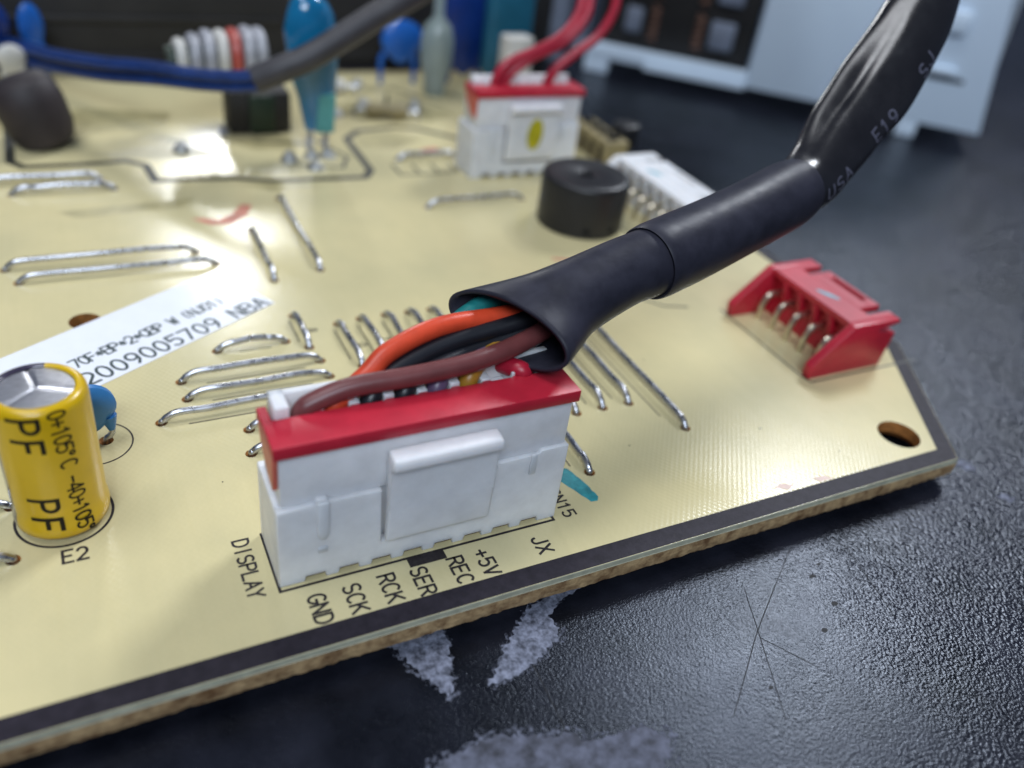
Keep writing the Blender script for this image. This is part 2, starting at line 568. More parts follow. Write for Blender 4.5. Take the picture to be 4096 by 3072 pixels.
def text(bm, s, h, fn, adv=0.86, stroke=0.12, wide=1.0, sub=None):
    x = 0.0
    k = 0
    for ch in s:
        for pl in FONT[ch]:
            pl = [(x + p[0] * h * wide, p[1] * h) for p in pl]
            if sub:
                out = []
                for a, b in zip(pl, pl[1:]):
                    m = max(1, int(math.hypot(b[0] - a[0], b[1] - a[1]) / sub))
                    out += [(a[0] + (b[0] - a[0]) * i / m, a[1] + (b[1] - a[1]) * i / m) for i in range(m)]
                pl = out + [pl[-1]]
            runs, cur = [], [pl[0]]
            for n_ in range(1, len(pl)):
                cur.append(pl[n_])
                if n_ < len(pl) - 1:
                    d1 = Vector((pl[n_][0] - pl[n_ - 1][0], pl[n_][1] - pl[n_ - 1][1]))
                    d2 = Vector((pl[n_ + 1][0] - pl[n_][0], pl[n_ + 1][1] - pl[n_][1]))
                    if d1.length > 1e-6 and d2.length > 1e-6 and d1.normalized().dot(d2.normalized()) < -0.05:
                        runs.append(cur)
                        cur = [pl[n_]]
            runs.append(cur)
            for run in runs:
                ribbon(bm, run, stroke * h, fn, 0.0015 * (k % 6))
                k += 1
        x += h * adv * wide
    return x


def flat(o, d, z=0.02):
    """Lettering on the board: start point o, reading direction d; the letters stand up to the left of d."""
    o, d = Vector(o), Vector(d).normalized()
    u = Vector((-d.y, d.x))
    return lambda x, y, l: (o.x + d.x * x + u.x * y, o.y + d.y * x + u.y * y, z + l)


def line(bm, pts, w, z=0.02):
    ribbon(bm, pts, w, lambda x, y, l: (x, y, z + l), 0.0)


# ================================================================== SETTING
TZ = -3.3
bm = new()
R_ = 900
vs = [bm.verts.new((x, y, TZ)) for x, y in ((-R_, -R_), (R_, -R_), (R_, R_), (-R_, R_))]
bm.faces.new(vs)
vs2 = [bm.verts.new((v.co.x, v.co.y, TZ - 30)) for v in vs]
bm.faces.new(vs2[::-1])
for i in range(4):
    bm.faces.new((vs[i], vs[(i + 1) % 4], vs2[(i + 1) % 4], vs2[i]))
table = obj('table', bm, 'table_paint', smooth=False)
table['kind'] = 'structure'
table['label'] = 'scratched black painted table top under the circuit board'


def jag(poly, amp, step):
    out = []
    n = len(poly)
    for i in range(n):
        a, b = Vector(poly[i]), Vector(poly[(i + 1) % n])
        m = max(1, int((b - a).length / step))
        nn = (b - a).normalized()
        nn = Vector((-nn.y, nn.x))
        for k in range(m):
            p = a.lerp(b, k / m) + nn * random.uniform(-amp, amp)
            out.append((p.x, p.y))
    return out


FLAKES = [
    [(2.74, -4.82), (5.42, -4.0), (7.58, -4.0), (7.33, -6.31), (6.58, -8.57), (6.32, -10.11), (5.65, -10.91), (5.22, -9.79), (4.09, -7.39), (3.57, -5.71)],
    [(19.79, -5.0), (17.5, -5.6), (16.43, -6.08), (15.45, -6.88), (15.91, -8.07), (15.37, -8.85), (14.08, -9.45), (11.47, -10.66), (10.39, -10.81), (8.7, -10.82), (8.75, -10.51), (10.32, -9.08), (11.05, -8.19), (12.93, -6.71), (14.83, -5.3), (17.61, -4.6)],
    [(2.0, -15.6), (2.74, -15.03), (4.44, -14.52), (6.0, -14.66), (7.35, -14.33), (8.81, -15.0), (10.75, -15.87), (12.29, -16.08), (12.66, -16.83), (14.77, -17.47), (16.41, -17.31), (17.86, -17.9), (18.5, -19.5), (15, -22), (8, -22), (2, -19)],
    [(65.8, -4.2), (66.9, -3.7), (67.6, -4.6), (67.1, -5.6), (66.2, -5.4)],
    [(65.8, -9.4), (66.6, -9.1), (67.2, -9.9), (66.5, -10.6)],
]
for fi, f in enumerate(FLAKES):
    c_ = sum((Vector(p) for p in f), Vector((0, 0))) / len(f)
    big = [tuple(Vector(p) + (Vector(p) - c_).normalized() * (.9 if fi == 2 else .35)) for p in f]
    bm = new()
    bm.faces.new([bm.verts.new((x, y, TZ + 0.006)) for x, y in jag(big, 0.3, 0.25)])
    bmesh.ops.triangulate(bm, faces=bm.faces)
    obj('paint_fringe', bm, 'flake_fringe', table, smooth=False)
    bm = new()
    bm.faces.new([bm.verts.new((x, y, TZ + 0.012)) for x, y in jag(f, 0.20, 0.22)])
    bmesh.ops.triangulate(bm, faces=bm.faces)
    obj('paint_flake', bm, 'flake_thin' if fi == 2 else 'flake_white', table, smooth=False)
for pts in ([(39.5, -7.8), (37.94, -8.91), (31.06, -13.72), (28.09, -16.09), (24, -19.4)], [(32.6, -10.0), (31.94, -11.37), (31.02, -13.44), (29.17, -17.45), (27.5, -21.06)],
            [(30.5, -14.54), (31.62, -16.21), (33, -18.4)], [(12.5, -9.8), (12.4, -10.45), (12.25, -13.06), (12.08, -16.1)], [(45, -9), (43, -17)], [(48, -9.5), (46.5, -15)]):
    bm = new()
    line(bm, [(p.x, p.y) for p in spline([(*p, 0) for p in pts], 5)], 0.075, TZ + 0.010)
    obj('scratch', bm, 'scratch', table, smooth=False)
for x, y in [(39.31, -10.98), (39.01, -14.03), (40.86, -10.1), (36.15, -15.88), (28.28, -18.5)]:
    bm = new()
    r = random.uniform(0.16, 0.3)
    bm.faces.new([bm.verts.new((x + r * random.uniform(.8, 1.2) * math.cos(a * .3142) * 1.2, y + r * random.uniform(.75, 1.1) * math.sin(a * .3142) * .8, TZ + 0.009)) for a in range(20)])
    obj('speck', bm, 'scuff', table, smooth=False)

# ================================================================== CIRCUIT BOARD
board = thing('circuit_board', 'cream yellow printed circuit board with dark printed border lying on black table', 'circuit board', (20, 40, TZ))
OUT = [(-45, -6), (61.85, -6), (73.4, 12.5), (73.4, 122), (-45, 122)]
TH = 1.9

# ---- jumper wires: (x0,y0,x1,y1,label)
JUMP = [
    (-1.9, 31.35, 4.8, 31.35, 'shortest crosswise silver jumper wire, just below the white label sticker'),
    (-5.9, 27.1, 7.2, 27.1, 'farthest of three long crosswise silver jumper wires behind the white plug'),
    (-5.8, 24.3, 7.3, 24.3, 'middle of three long crosswise silver jumper wires behind the white plug'),
    (-8.4, 21.5, 8.0, 21.5, 'nearest of three long crosswise silver jumper wires behind the white plug'),
    (-1.6, 18.4, 9.0, 18.4, 'silver jumper wire end beside red retainer, farther of two half hidden by white plug'),
    (-2.1, 15.2, 9.0, 15.2, 'silver jumper wire end beside red retainer, nearer of two half hidden by white plug'),
    (-19.8, 52.4, -0.3, 52.4, 'farther of two long parallel silver jumper wires behind the label sticker'),
    (-18.6, 49.2, 1.3, 49.2, 'nearer of two long parallel silver jumper wires behind the label sticker'),
    (-28, 75.4, -8.5, 75.2, 'farther of two blurred bright jumper wires at the left edge near dark line'),
    (-18.7, 72.0, -7.1, 71.8, 'nearer of two blurred bright jumper wires at the left edge near dark line'),
    (6.85, 56.7, 6.7, 44.0, 'shorter of two lengthwise silver jumper wires beside the light glare'),
    (12.4, 65.5, 12.3, 45.2, 'longer of two lengthwise silver jumper wires beside the light glare'),
    (6.75, 36.0, 6.8, 29.7, 'short lone lengthwise jumper wire right of the label sticker corner'),
    (10.8, 33.3, 10.9, 25.1, 'first of five lengthwise jumper wires in a row, leftmost, behind orange wire'),
    (13.4, 33.7, 13.5, 25.6, 'second from left of five lengthwise jumper wires behind orange wire'),
    (16.25, 33.8, 16.3, 25.6, 'third, middle one of five lengthwise jumper wires behind orange wire'),
    (18.9, 33.7, 18.95, 25.6, 'fourth from left of five lengthwise jumper wires behind orange wire'),
    (21.5, 33.6, 21.5, 25.6, 'fifth and rightmost of five lengthwise jumper wires, nearest the flared sleeve'),
    (28.1, 20.5, 28.1, 11.9, 'lengthwise jumper wire end just behind the right end of the red retainer'),
    (31.1, 25.0, 31.1, 11.9, 'left of three long lengthwise jumper wires coming out under the black sleeve'),
    (34.15, 26.5, 34.1, 11.8, 'middle of three long lengthwise jumper wires coming out under the black sleeve'),
    (37.6, 29.0, 37.4, 6.6, 'longest jumper wire, rightmost one coming out under the black sleeve'),
    (24.95, 11.5, 24.9, 3.9, 'short jumper wire beside the white plug above the teal pen mark'),
    (31.2, 59.2, 45.9, 59.4, 'crosswise silver jumper wire standing alone left of the black buzzer'),
    (33.0, 76.2, 42.4, 76.1, 'short bright blurred jumper wire left of the far white connector'),
    (-32, 14.4, -20.0, 14.4, 'jumper wire end at left edge beside the yellow capacitor, farther one'),
    (-32, 8.75, -20.0, 8.75, 'jumper wire end at left edge in front of the yellow capacitor'),
]
HOLES = []
for j in JUMP:
    HOLES += [(j[0], j[1], .52), (j[2], j[3], .52)]
BIG = [(58.8, -1.1, 2.15), (-13.0, 40.0, 1.5)]
SMALLH = [(-12.9, 20.4, .6), (-15.8, 20.4, .6)]

# dense outline with its outward normals
dense = []
n = len(OUT)
for i in range(n):
    a, b = Vector(OUT[i]), Vector(OUT[(i + 1) % n])
    m = int((b - a).length / 0.45) if i in (0, 1) else int((b - a).length / 2.0)
    for k in range(m):
        dense.append((a.lerp(b, k / m), Vector(((b - a).y, -(b - a).x)).normalized()))
bm = new()
rows = [(0.0, 0.0, 0), (0.04, -0.05, 0), (0.11, -0.40, 1), (0.15, -0.44, 2), (0.15, -1.25, 2), (0.06, -TH, 2)]
rng = random.Random(3)
rings = []
for off, z, _ in rows:
    ring = []
    for p, nn in dense:
        rough = rng.uniform(-.045, .045) if z < -0.6 else 0
        zz = z + (rng.uniform(-.09, .06) if z <= -TH else 0)
        ring.append(bm.verts.new((p.x + nn.x * (off + rough), p.y + nn.y * (off + rough), zz)))
    rings.append(ring)
for k in range(len(rings) - 1):
    for i in range(len(dense)):
        j = (i + 1) % len(dense)
        f = bm.faces.new((rings[k][i], rings[k][j], rings[k + 1][j], rings[k + 1][i]))
        f.material_index = [1, 1, 1, 2, 2][k] if k < 3 else 2
hole_loops = []
top_e = [bm.edges.get((rings[0][i], rings[0][(i + 1) % len(dense)])) for i in range(len(dense))]
bot_e = [bm.edges.get((rings[-1][i], rings[-1][(i + 1) % len(dense)])) for i in range(len(dense))]
for x, y, r in HOLES + BIG + SMALLH:
    sg = 40 if r > 1 else 12
    if x < -44:
        continue
    t = [bm.verts.new((x + r * math.cos(2 * math.pi * i / sg), y + r * math.sin(2 * math.pi * i / sg), 0)) for i in range(sg)]
    rin = r if r > 1 else .40
    md_ = [bm.verts.new((x + rin * math.cos(2 * math.pi * i / sg), y + rin * math.sin(2 * math.pi * i / sg), -1.25 if r > 1 else -.28)) for i in range(sg)]
    rb_ = r + .45 if r > 1 else rin
    u = [bm.verts.new((x + rb_ * math.cos(2 * math.pi * i / sg), y + rb_ * math.sin(2 * math.pi * i / sg), -TH)) for i in range(sg)]
    for i in range(sg):
        j = (i + 1) % sg
        bm.faces.new((t[i], t[j], md_[j], md_[i])).material_index = 3
        bm.faces.new((md_[i], md_[j], u[j], u[i])).material_index = 3
        top_e.append(bm.edges.get((t[i], t[j])))
        bot_e.append(bm.edges.get((u[i], u[j])))
r1 = bmesh.ops.triangle_fill(bm, use_beauty=True, use_dissolve=False, edges=top_e)
for g in r1['geom']:
    if isinstance(g, bmesh.types.BMFace):
        g.material_index = 0
r2 = bmesh.ops.triangle_fill(bm, use_beauty=True, use_dissolve=False, edges=bot_e)
for g in r2['geom']:
    if isinstance(g, bmesh.types.BMFace):
        g.material_index = 2
obj('board_panel', bm, ['board_top', 'board_edge_pale', 'board_edge', 'hole_orange'], board, smooth=False)


def inset(poly, d):
    out = []
    n = len(poly)
    for i in range(n):
        a, b, c = Vector(poly[i - 1]), Vector(poly[i]), Vector(poly[(i + 1) % n])
        n1 = Vector((-(b - a).y, (b - a).x)).normalized()
        n2 = Vector((-(c - b).y, (c - b).x)).normalized()
        m = (n1 + n2) / (1 + n1.dot(n2))
        out.append(b + m * d)
    return out


bm = new()
o_, i_ = inset(OUT, 0.03), inset(OUT, 1.78)
va = [bm.verts.new((p.x, p.y, 0.008)) for p in o_]
vb = [bm.verts.new((p.x, p.y, 0.008)) for p in i_]
for k in range(5):
    j = (k + 1) % 5
    bm.faces.new((va[k], va[j], vb[j], vb[k]))
obj('printed_border', bm, 'border_print', board, smooth=False)


def board_text(s, o, d, h, stroke=0.165, adv=0.86, wide=1.0, m='ink'):
    bm = new()
    text(bm, s, h, flat(o, d), adv, stroke, wide)
    return obj('printed_text', bm, m, board, smooth=False)


DN = (0, -1)
board_text('DISPLAY', (-5.62, 5.55), DN, 1.12, adv=0.78, wide=0.98)
for s, x, y in (('GND', -1.85, -1.45), ('SCK', 0.74, -1.4), ('RCK', 3.4, -1.35), ('SER', 5.88, -1.52), ('REC', 8.9, -1.45), ('+5V', 11.15, -1.4), ('JX', 16.1, -1.7)):
    board_text(s, (x, y), DN, 1.24, adv=0.80, wide=0.95)
board_text('CN15', (20.0, 2.9), DN, 1.1, adv=0.80)
board_text('E2', (-16.9, 7.3), (1, 0), 1.22, adv=0.80, wide=0.95)
for s, x, y in (('W18', 2.1, 28.9), ('W17', 2.0, 25.7), ('W16', 1.8, 22.95)):
    if s != 'W16':
        board_text(s, (x, y - 0.0), (-1, 0), 0.85, adv=0.85, m='ink')
for s, x, y in (('8', 7.5, 33.0), ('0', 11.6, 29.0), ('7', 14.2, 29.5), ('5', 17.0, 30.0)):
    board_text(s, (x, y), DN, 0.9, m='ink')

PRINTS = [
    ([(-3.45, 5.7), (-3.45, -.34), (18.95, -.34), (18.95, 0.2)], .22, 'ink'),
    ([(-3.7, 26.3), (5.4, 26.3)], .13, 'ink'), ([(-3.7, 23.5), (5.4, 23.5)], .13, 'ink'), ([(-6.2, 20.7), (5.4, 20.7)], .13, 'ink'),
    ([(0.2, 30.7), (3.2, 30.7)], .12, 'ink'),
    ([(32.8, 24), (32.8, 13)], .13, 'ink'), ([(29.8, 22), (29.8, 13)], .13, 'ink'), ([(36.0, 26), (36.0, 9)], .13, 'ink'), ([(23.6, 10.5), (23.6, 5.2)], .13, 'ink'),
    ([(10.1, 32), (10.1, 26.5)], .12, 'ink'), ([(12.75, 32.4), (12.75, 27)], .12, 'ink'), ([(15.5, 32.4), (15.5, 27)], .12, 'ink'), ([(6.1, 35), (6.1, 31)], .12, 'ink'),
    ([(-18.7, 95.2), (-18.7, 82.7), (-17.2, 80.7), (-10.4, 80.6), (-4.8, 81.0), (-2.4, 79.2), (-1.9, 73.8), (8.2, 73.1), (12.7, 71.3), (26.1, 70.6), (27.6, 72.9), (27.9, 85.8), (30.7, 88.9), (37.4, 90.1), (41, 88.9), (46, 84)], 1.2, 'ink_faded'),
    ([(55.9, 25), (55.9, 10.6), (56.2, 9.1), (72.4, 9.1)], .25, 'ink_faded'), ([(55.9, 60), (55.9, 40)], .25, 'ink_faded'),
    ([(31.5, 74.5), (31.5, 70.5), (40.5, 70.5), (40.5, 74.5)], .4, 'ink_faded'), ([(22, 88), (26, 78)], .4, 'ink_faded'), ([(33, 100), (46, 96)], .5, 'ink_faded'),
    ([(28, 96), (36, 98), (40, 94)], .6, 'ink_faded'), ([(14, 86), (21, 84.5)], .6, 'ink_faded'), ([(44, 110), (50, 100)], .6, 'ink_faded'), ([(34.5, 74), (34.5, 71)], .4, 'ink_faded'), ([(37.5, 74), (37.5, 71)], .4, 'ink_faded'), ([(18, 76.5), (24, 74.5), (25.5, 78)], .5, 'ink_faded'),
    ([(47.5, 29.5), (49.2, 27.5), (52, 26.5)], .3, 'ink_faded'), ([(38, 96), (42, 107)], .5, 'ink_faded'), ([(2, 88), (9, 85)], .5, 'ink_faded'),
]
for pts, w, m in PRINTS:
    bm = new()
    line(bm, pts, w, 0.016)
    obj('printed_line', bm, m, board, smooth=False)
bm = new()
bm.faces.new([bm.verts.new((x, y, 0.021)) for x, y in ((6.05, -.34), (6.05, -1.3), (9.05, -1.3), (9.05, -.34))])
obj('printed_block', bm, 'ink', board, smooth=False)
for cx, cy, r, w in ((-16.5, 12.35, 3.33, .2), (-13.6, 20.2, 2.75, .13)):
    bm = new()
    line(bm, arc(cx, cy, r, r, 0, 360, 64), w, 0.016)
    obj('printed_ring', bm, 'ink', board, smooth=False)
MARKS = [
    ([(21.4, 5.6), (23.2, 5.0), (23.8, 2.6), (24.0, 0.9), (23.7, 0.45), (23.1, 0.55), (22.5, 2.0), (21.4, 4.4)], 'ink_teal'),
    ([(41.4, 41.9), (43.0, 41.2), (44.3, 40.6), (43.9, 40.1), (42.4, 40.7), (41.3, 41.4)], 'ink_red'),
    ([(0.6, 61.4), (2.5, 59.3), (5.0, 59.0), (7.2, 61.0), (8.6, 64.0), (7.4, 64.6), (5.6, 61.8), (3.6, 60.4), (1.6, 61.4)], 'ink_red'),
    ([(40.2, -3.3), (41.2, -3.1), (42.4, -3.6), (41.4, -4.0)], 'ink_pink'), ([(44.8, -3.4), (46.2, -3.6), (46.8, -4.1), (45.2, -4.1)], 'ink_pink'),
    ([(38.2, 80.0), (41.0, 80.6), (41.2, 77.6), (38.6, 78.0)], 'ink_red'),
    ([(-9, 84), (-2, 86), (6, 84.5), (9, 81), (2, 80.5), (-6, 82)], 'flux_stain'),
    ([(10, 87), (18, 88), (24, 85), (20, 82.5), (13, 83)], 'flux_stain'),
    ([(26, 100), (34, 103), (45, 101), (52, 95), (44, 92), (33, 94)], 'flux_stain'),
    ([(29, 87), (36, 88), (40, 84), (34, 81), (29.5, 82.5)], 'flux_stain'),
    ([(9, 71), (16, 70.6), (19, 68.5), (12, 68)], 'flux_stain'),
    ([(-22, 100), (-8, 103), (4, 100), (2, 94), (-12, 92), (-22, 94)], 'flux_stain'),
    ([(-14, 66), (2, 67.5), (0, 65), (-12, 64)], 'flux_stain'),
]
for poly, m in MARKS:
    bm = new()
    bm.faces.new([bm.verts.new((x, y, 0.012)) for x, y in jag(poly, 0.05, 0.4)])
    bmesh.ops.triangulate(bm, faces=bm.faces)
    obj('pen_mark', bm, m, board, smooth=False)
for x, y, r in ((44.9, 4.2, .12), (30.5, 6.0, .09), (50.4, -1.2, .08), (-5, 12.4, .07), (40, 18, .08), (2, 10, .06)):
    bm = new()
    disc(bm, x, y, r, 0.011, 8)
    obj('dirt_speck', bm, 'scuff', board, smooth=False)


# ================================================================== JUMPER WIRES
def jumper(x0, y0, x1, y1, label, r=0.31, h=0.85):
    a, b = Vector((x0, y0, 0)), Vector((x1, y1, 0))
    L = (b - a).length
    d = (b - a) / L
    side = Vector((-d.y, d.x, 0))
    pts = [a + Vector((0, 0, TZ + .25)), a + Vector((0, 0, -.2)), a + d * .2 + Vector((0, 0, .22)), a + d * .62 + Vector((0, 0, h * .66)), a + d * 1.6 + Vector((0, 0, h))]
    for k in range(1, 4):
        t = k / 4
        pts.append(a + d * (L * t) + side * random.uniform(-.09, .09) + Vector((0, 0, h + random.uniform(-.09, .10))))
    pts += [b - d * 1.6 + Vector((0, 0, h * random.uniform(.85, 1.1))), b - d * .62 + Vector((0, 0, h * .66)), b - d * .2 + Vector((0, 0, .22)), b + Vector((0, 0, -.2)), b + Vector((0, 0, TZ + .25))]
    bm = new()
    tube(bm, spline(pts, 5), r, 12)
    single('jumper_wire', bm, 'tinned_wire', label, 'jumper wire', 'bare jumper wires bridging the board')


for j in JUMP:
    jumper(*j, r=0.40 if j[1] > 70 else 0.31, h=random.uniform(.78, .98))

# ================================================================== LABEL STICKER
sa = math.radians(30.3)
sd = Vector((math.cos(sa), math.sin(sa)))
su = Vector((-sd.y, sd.x))
c0 = Vector((5.55, 39.05))
st = thing('label_sticker', 'white paper label sticker with printed code, stuck aslant on board behind yellow capacitor', 'sticker', (-8, 37, 0))
bm = new()
NX, NY = 24, 6
g = []
for j in range(NY + 1):
    row = []
    for i in range(NX + 1):
        p = c0 - sd * 46 * (1 - i / NX) + su * 9.7 * j / NY
        lift = 0.05
        row.append((p.x, p.y, lift))
    g.append(row)
V = [[bm.verts.new(p) for p in r] for r in g]
W = [[bm.verts.new((p[0], p[1], 0.024)) for p in r] for r in g]
for j in range(NY):
    for i in range(NX):
        bm.faces.new((V[j][i], V[j][i + 1], V[j + 1][i + 1], V[j + 1][i]))
for j in range(NY):
    bm.faces.new((V[j][NX], W[j][NX], W[j + 1][NX], V[j + 1][NX]))
for i in range(NX):
    bm.faces.new((V[0][i], W[0][i], W[0][i + 1], V[0][i + 1]))
    bm.faces.new((V[NY][i], W[NY][i], W[NY][i + 1], V[NY][i + 1]))
obj('paper', bm, 'sticker', st, smooth=False)
td = Vector((10.72, 5.93)).normalized()
bm = new()
text(bm, '2009005709 NBA', 1.9, flat(Vector((-13.55, 28.85)) - Vector((-td.y, td.x)) * 0.15, td, 0.056), adv=0.806, stroke=0.15, wide=1.0)
obj('printed_text', bm, 'sticker_ink', st, smooth=False)
bm = new()
text(bm, '70F*BP*2*QBP W (NJ01)', 1.35, flat((-14.35, 31.75), Vector((16.0, 9.2)), 0.056), adv=0.665, stroke=0.16, wide=0.92)
obj('printed_text', bm, 'sticker_ink', st, smooth=False)

# ================================================================== YELLOW CAPACITOR
cx, cy, cr, ch = -16.5, 12.35, 3.17, 12.05
tilt = Vector((0.010, -0.012, 1)).normalized()
cap = thing('electrolytic_capacitor', 'yellow can capacitor with black lettering and scored metal top, in front of label sticker', 'capacitor', (cx, cy, 0))
foot = (cx, cy, 0.45)
H = ch - .45
st_lo, st_hi = math.radians(75), math.radians(205)
isst = lambda a: 1 if st_lo < a < st_hi else 0
bm = new()
prof = [(2.7, .0), (3.05, .08), (3.2, .32), (3.27, .75), (3.24, 1.25), (3.16, 1.7), (3.15, 2.3), (cr, 3.2), (cr, H - .75), (cr - .05, H - .42), (cr - .2, H - .16), (cr - .42, H - .02), (cr - .62, H), (cr - .74, H - .05), (cr - .78, H - .16)]
lathe(bm, prof, foot, 96, mats=[isst] * len(prof), axis=tilt)
obj('sleeve', bm, ['sleeve_yellow', 'sleeve_stripe'], cap, angle=60)
topc = Vector(foot) + tilt * (H - .17)
bm = new()
q = Vector((0, 0, 1)).rotation_difference(tilt)
rr = cr - .76
grooves = [math.radians(a) for a in (-20, 100, 220)]
SEG, RN = 72, 12
ringsv = [[bm.verts.new(topc + q @ Vector((0, 0, -.10)))]]
for k in range(1, RN + 1):
    ring = []
    for i in range(SEG):
        a = 2 * math.pi * i / SEG
        r = rr * k / RN
        dg = min(abs(math.sin((a - g_))) * r if math.cos(a - g_) > 0 else 9 for g_ in grooves)
        z = -.10 * math.exp(-(dg / .14) ** 2) + 0.05 * (1 - (k / RN) ** 2)
        ring.append(bm.verts.new(topc + q @ Vector((r * math.cos(a), r * math.sin(a), z))))
    ringsv.append(ring)
for i in range(SEG):
    bm.faces.new((ringsv[0][0], ringsv[1][i], ringsv[1][(i + 1) % SEG]))
for k in range(1, RN):
    for i in range(SEG):
        j = (i + 1) % SEG
        bm.faces.new((ringsv[k][i], ringsv[k][j], ringsv[k + 1][j], ringsv[k + 1][i]))
obj('metal_top', bm, 'aluminium', cap)
bm = new()
for dx in (-1.25, 1.25):
    tube(bm, [(cx + dx, cy, TZ + .2), (cx + dx, cy, .5)], .3, 8)
obj('lead', bm, 'tinned_wire', cap)


def on_can(phi, ztop, drift=0.0):
    def fn(x, y, l):
        z = ztop - x
        a = math.radians(phi + drift * x) + y / cr
        rad = (cr if z > 2.3 else cr + .11 * min(1, (2.3 - z) / 1.2)) + .014 + l
        if z > H - .6:
            rad -= 0.0
        return Vector(foot) + q @ Vector((rad * math.cos(a), rad * math.sin(a), z))
    return fn


bm = new()
text(bm, 'PF', 1.85, on_can(-126, H - .55), adv=1.02, stroke=.165, wide=.95, sub=.25)
obj('printed_text', bm, 'cap_print', cap, smooth=False)
bm = new()
text(bm, 'PF', 1.85, on_can(-124, 3.95), adv=1.02, stroke=.165, wide=.95, sub=.25)
obj('printed_text', bm, 'cap_print', cap, smooth=False)
bm = new()
text(bm, '0+105oC -40+105o', 1.08, on_can(-81, H - .12, 0.7), adv=.70, stroke=.15, wide=.95, sub=.25)
obj('printed_text', bm, 'cap_print', cap, smooth=False)

# ================================================================== BLUE DISC CAPACITOR (beside the yellow one)
dc = thing('ceramic_capacitor', 'small matte blue ceramic disc capacitor half hidden behind yellow capacitor', 'capacitor', (-13.6, 20.4, 0))


def lens_disc(bm, c, rw, rh, t, nrm, seg=28, drip=0.0, dripw=.25):
    """Round coated disc standing up: rw/rh half width/height, t thickness, nrm facing direction in plan; drip: tapered skirt below."""
    c = Vector(c)
    nrm = Vector(nrm).normalized()
    sx = Vector((-nrm.y, nrm.x, 0))
    out = []
    for i in range(seg):
        a = 2 * math.pi * i / seg
        x, z = rw * math.cos(a), rh * math.sin(a)
        if drip and math.sin(a) < 0:
            k = -math.sin(a)
            z -= drip * k ** 3
            x *= 1 - (1 - dripw) * k ** 2 * .35
        out.append((x, z))
    rings = []
    for s, f in ((-1, .0), (-.92, .45), (-.6, .82), (-.25, .97), (.25, .97), (.6, .82), (.92, .45), (1, .0)):
        if f == 0:
            rings.append([bm.verts.new(c + nrm * (s * t / 2))])
        else:
            rings.append([bm.verts.new(c + nrm * (s * t / 2) + sx * (x * f) + Vector((0, 0, z * f))) for x, z in out])
    for a, b in zip(rings, rings[1:]):
        for i in range(seg):
            j = (i + 1) % seg
            if len(a) == 1:
                bm.faces.new((a[0], b[i], b[j]))
            elif len(b) == 1:
                bm.faces.new((a[j], a[i], b[0]))
            else:
                bm.faces.new((a[i], a[j], b[j], b[i]))


bm = new()
lens_disc(bm, (-13.9, 20.4, 3.6), 2.35, 2.2, 2.1, (0.15, -1, 0), drip=.35)
for sx_, lx in ((1, -12.35), (-1, -15.4)):
    tube(bm, spline([(lx, 20.4, 2.6), (lx, 20.4, 1.7), (lx + .05 * sx_, 20.4, 1.15)], 4), [.62 - .04 * i for i in range(9)], 10)
obj('body', bm, 'ceramic_blue', dc)
for lx, hx in ((-12.3, -12.9), (-15.45, -15.8)):
    bm = new()
    tube(bm, spline([(lx, 20.4, 1.3), (lx, 20.4, .85), (lx - .25, 20.4, .45), (hx, 20.4, -.1), (hx, 20.4, TZ + .2)], 5), .26, 10)
    obj('lead', bm, 'tinned_wire', dc)


# ================================================================== PLUG-AND-HEADER CONNECTORS
def header(x0, y0, npins, label, group):
    W = 2.5 * (npins - 1) + 5.1
    h = thing('connector_header', label, 'connector', (x0 + W / 2, y0 + 2.9, 0), group)
    cx_ = W / 2 + .45
    first = (W - 2.5 * (npins - 1)) / 2
    bm = new()
    pts = [(0, 0.0)]
    for i in range(npins):
        e = first + 2.5 * i + .85
        pts += [(e - 1.55, 0.0), (e - 1.55, .62), (e, .62), (e, 0.0)]
    pts += [(W, 0.0), (W, 7.75), (W - 2.4, 7.75), (W - 2.6, 7.35), (cx_ + 4.3, 7.35), (cx_ + 4.3, 2.1), (cx_ - 4.3, 2.1), (cx_ - 4.3, 7.35), (3.55, 7.35), (3.45, 7.8), (2.75, 7.8), (2.65, 7.3), (0, 7.3)]
    prism(bm, [(x0 + a, b) for a, b in pts], 'y', y0, y0 + .75, 0.07, 1)
    box(bm, x0, x0 + W, y0 + 5.0, y0 + 5.75, 0, 7.3, .08, 1)
    box(bm, x0, x0 + .7, y0 + .76, y0 + 4.99, 0, 7.3, .06, 1)
    box(bm, x0 + W - .7, x0 + W, y0 + .76, y0 + 4.99, 0, 7.3, .06, 1)
    box(bm, x0 + .71, x0 + W - .71, y0 + .76, y0 + 4.99, .62, 1.4)
    # moulded keying ribs and sink marks on the front wall
    prism(bm, [(x0 + 2.75, 4.6), (x0 + 2.9, 4.2), (x0 + 3.2, 4.05), (x0 + 3.45, 4.3), (x0 + 3.55, 4.6), (x0 + 3.55, 7.6), (x0 + 2.75, 7.6)], 'y', y0 - .28, y0 + .02, .08, 2)
    box(bm, x0 + 2.8, x0 + 3.5, y0 - .12, y0 + .02, 2.7, 3.2, .05, 2)
    box(bm, x0 + W - 3.3, x0 + W - 2.75, y0 - .16, y0 + .02, 5.6, 7.6, .07, 2)
    obj('shell', bm, 'nylon_white', h)
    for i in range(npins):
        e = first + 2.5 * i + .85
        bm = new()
        box(bm, x0 + e - 1.5, x0 + e - .05, y0 + .06, y0 + .72, .42, .60)  # brown box standing in for the shadow along the notch top
        obj('slot_shade', bm, 'slot_shade_brown', h, smooth=False)
    for i in range(npins):
        bm = new()
        px = x0 + first + 2.5 * i
        box(bm, px - .3, px + .3, y0 + 2.6, y0 + 3.2, TZ + .2, 6.5)
        obj('pin', bm, 'tinned_wire', h, smooth=False)
    return W


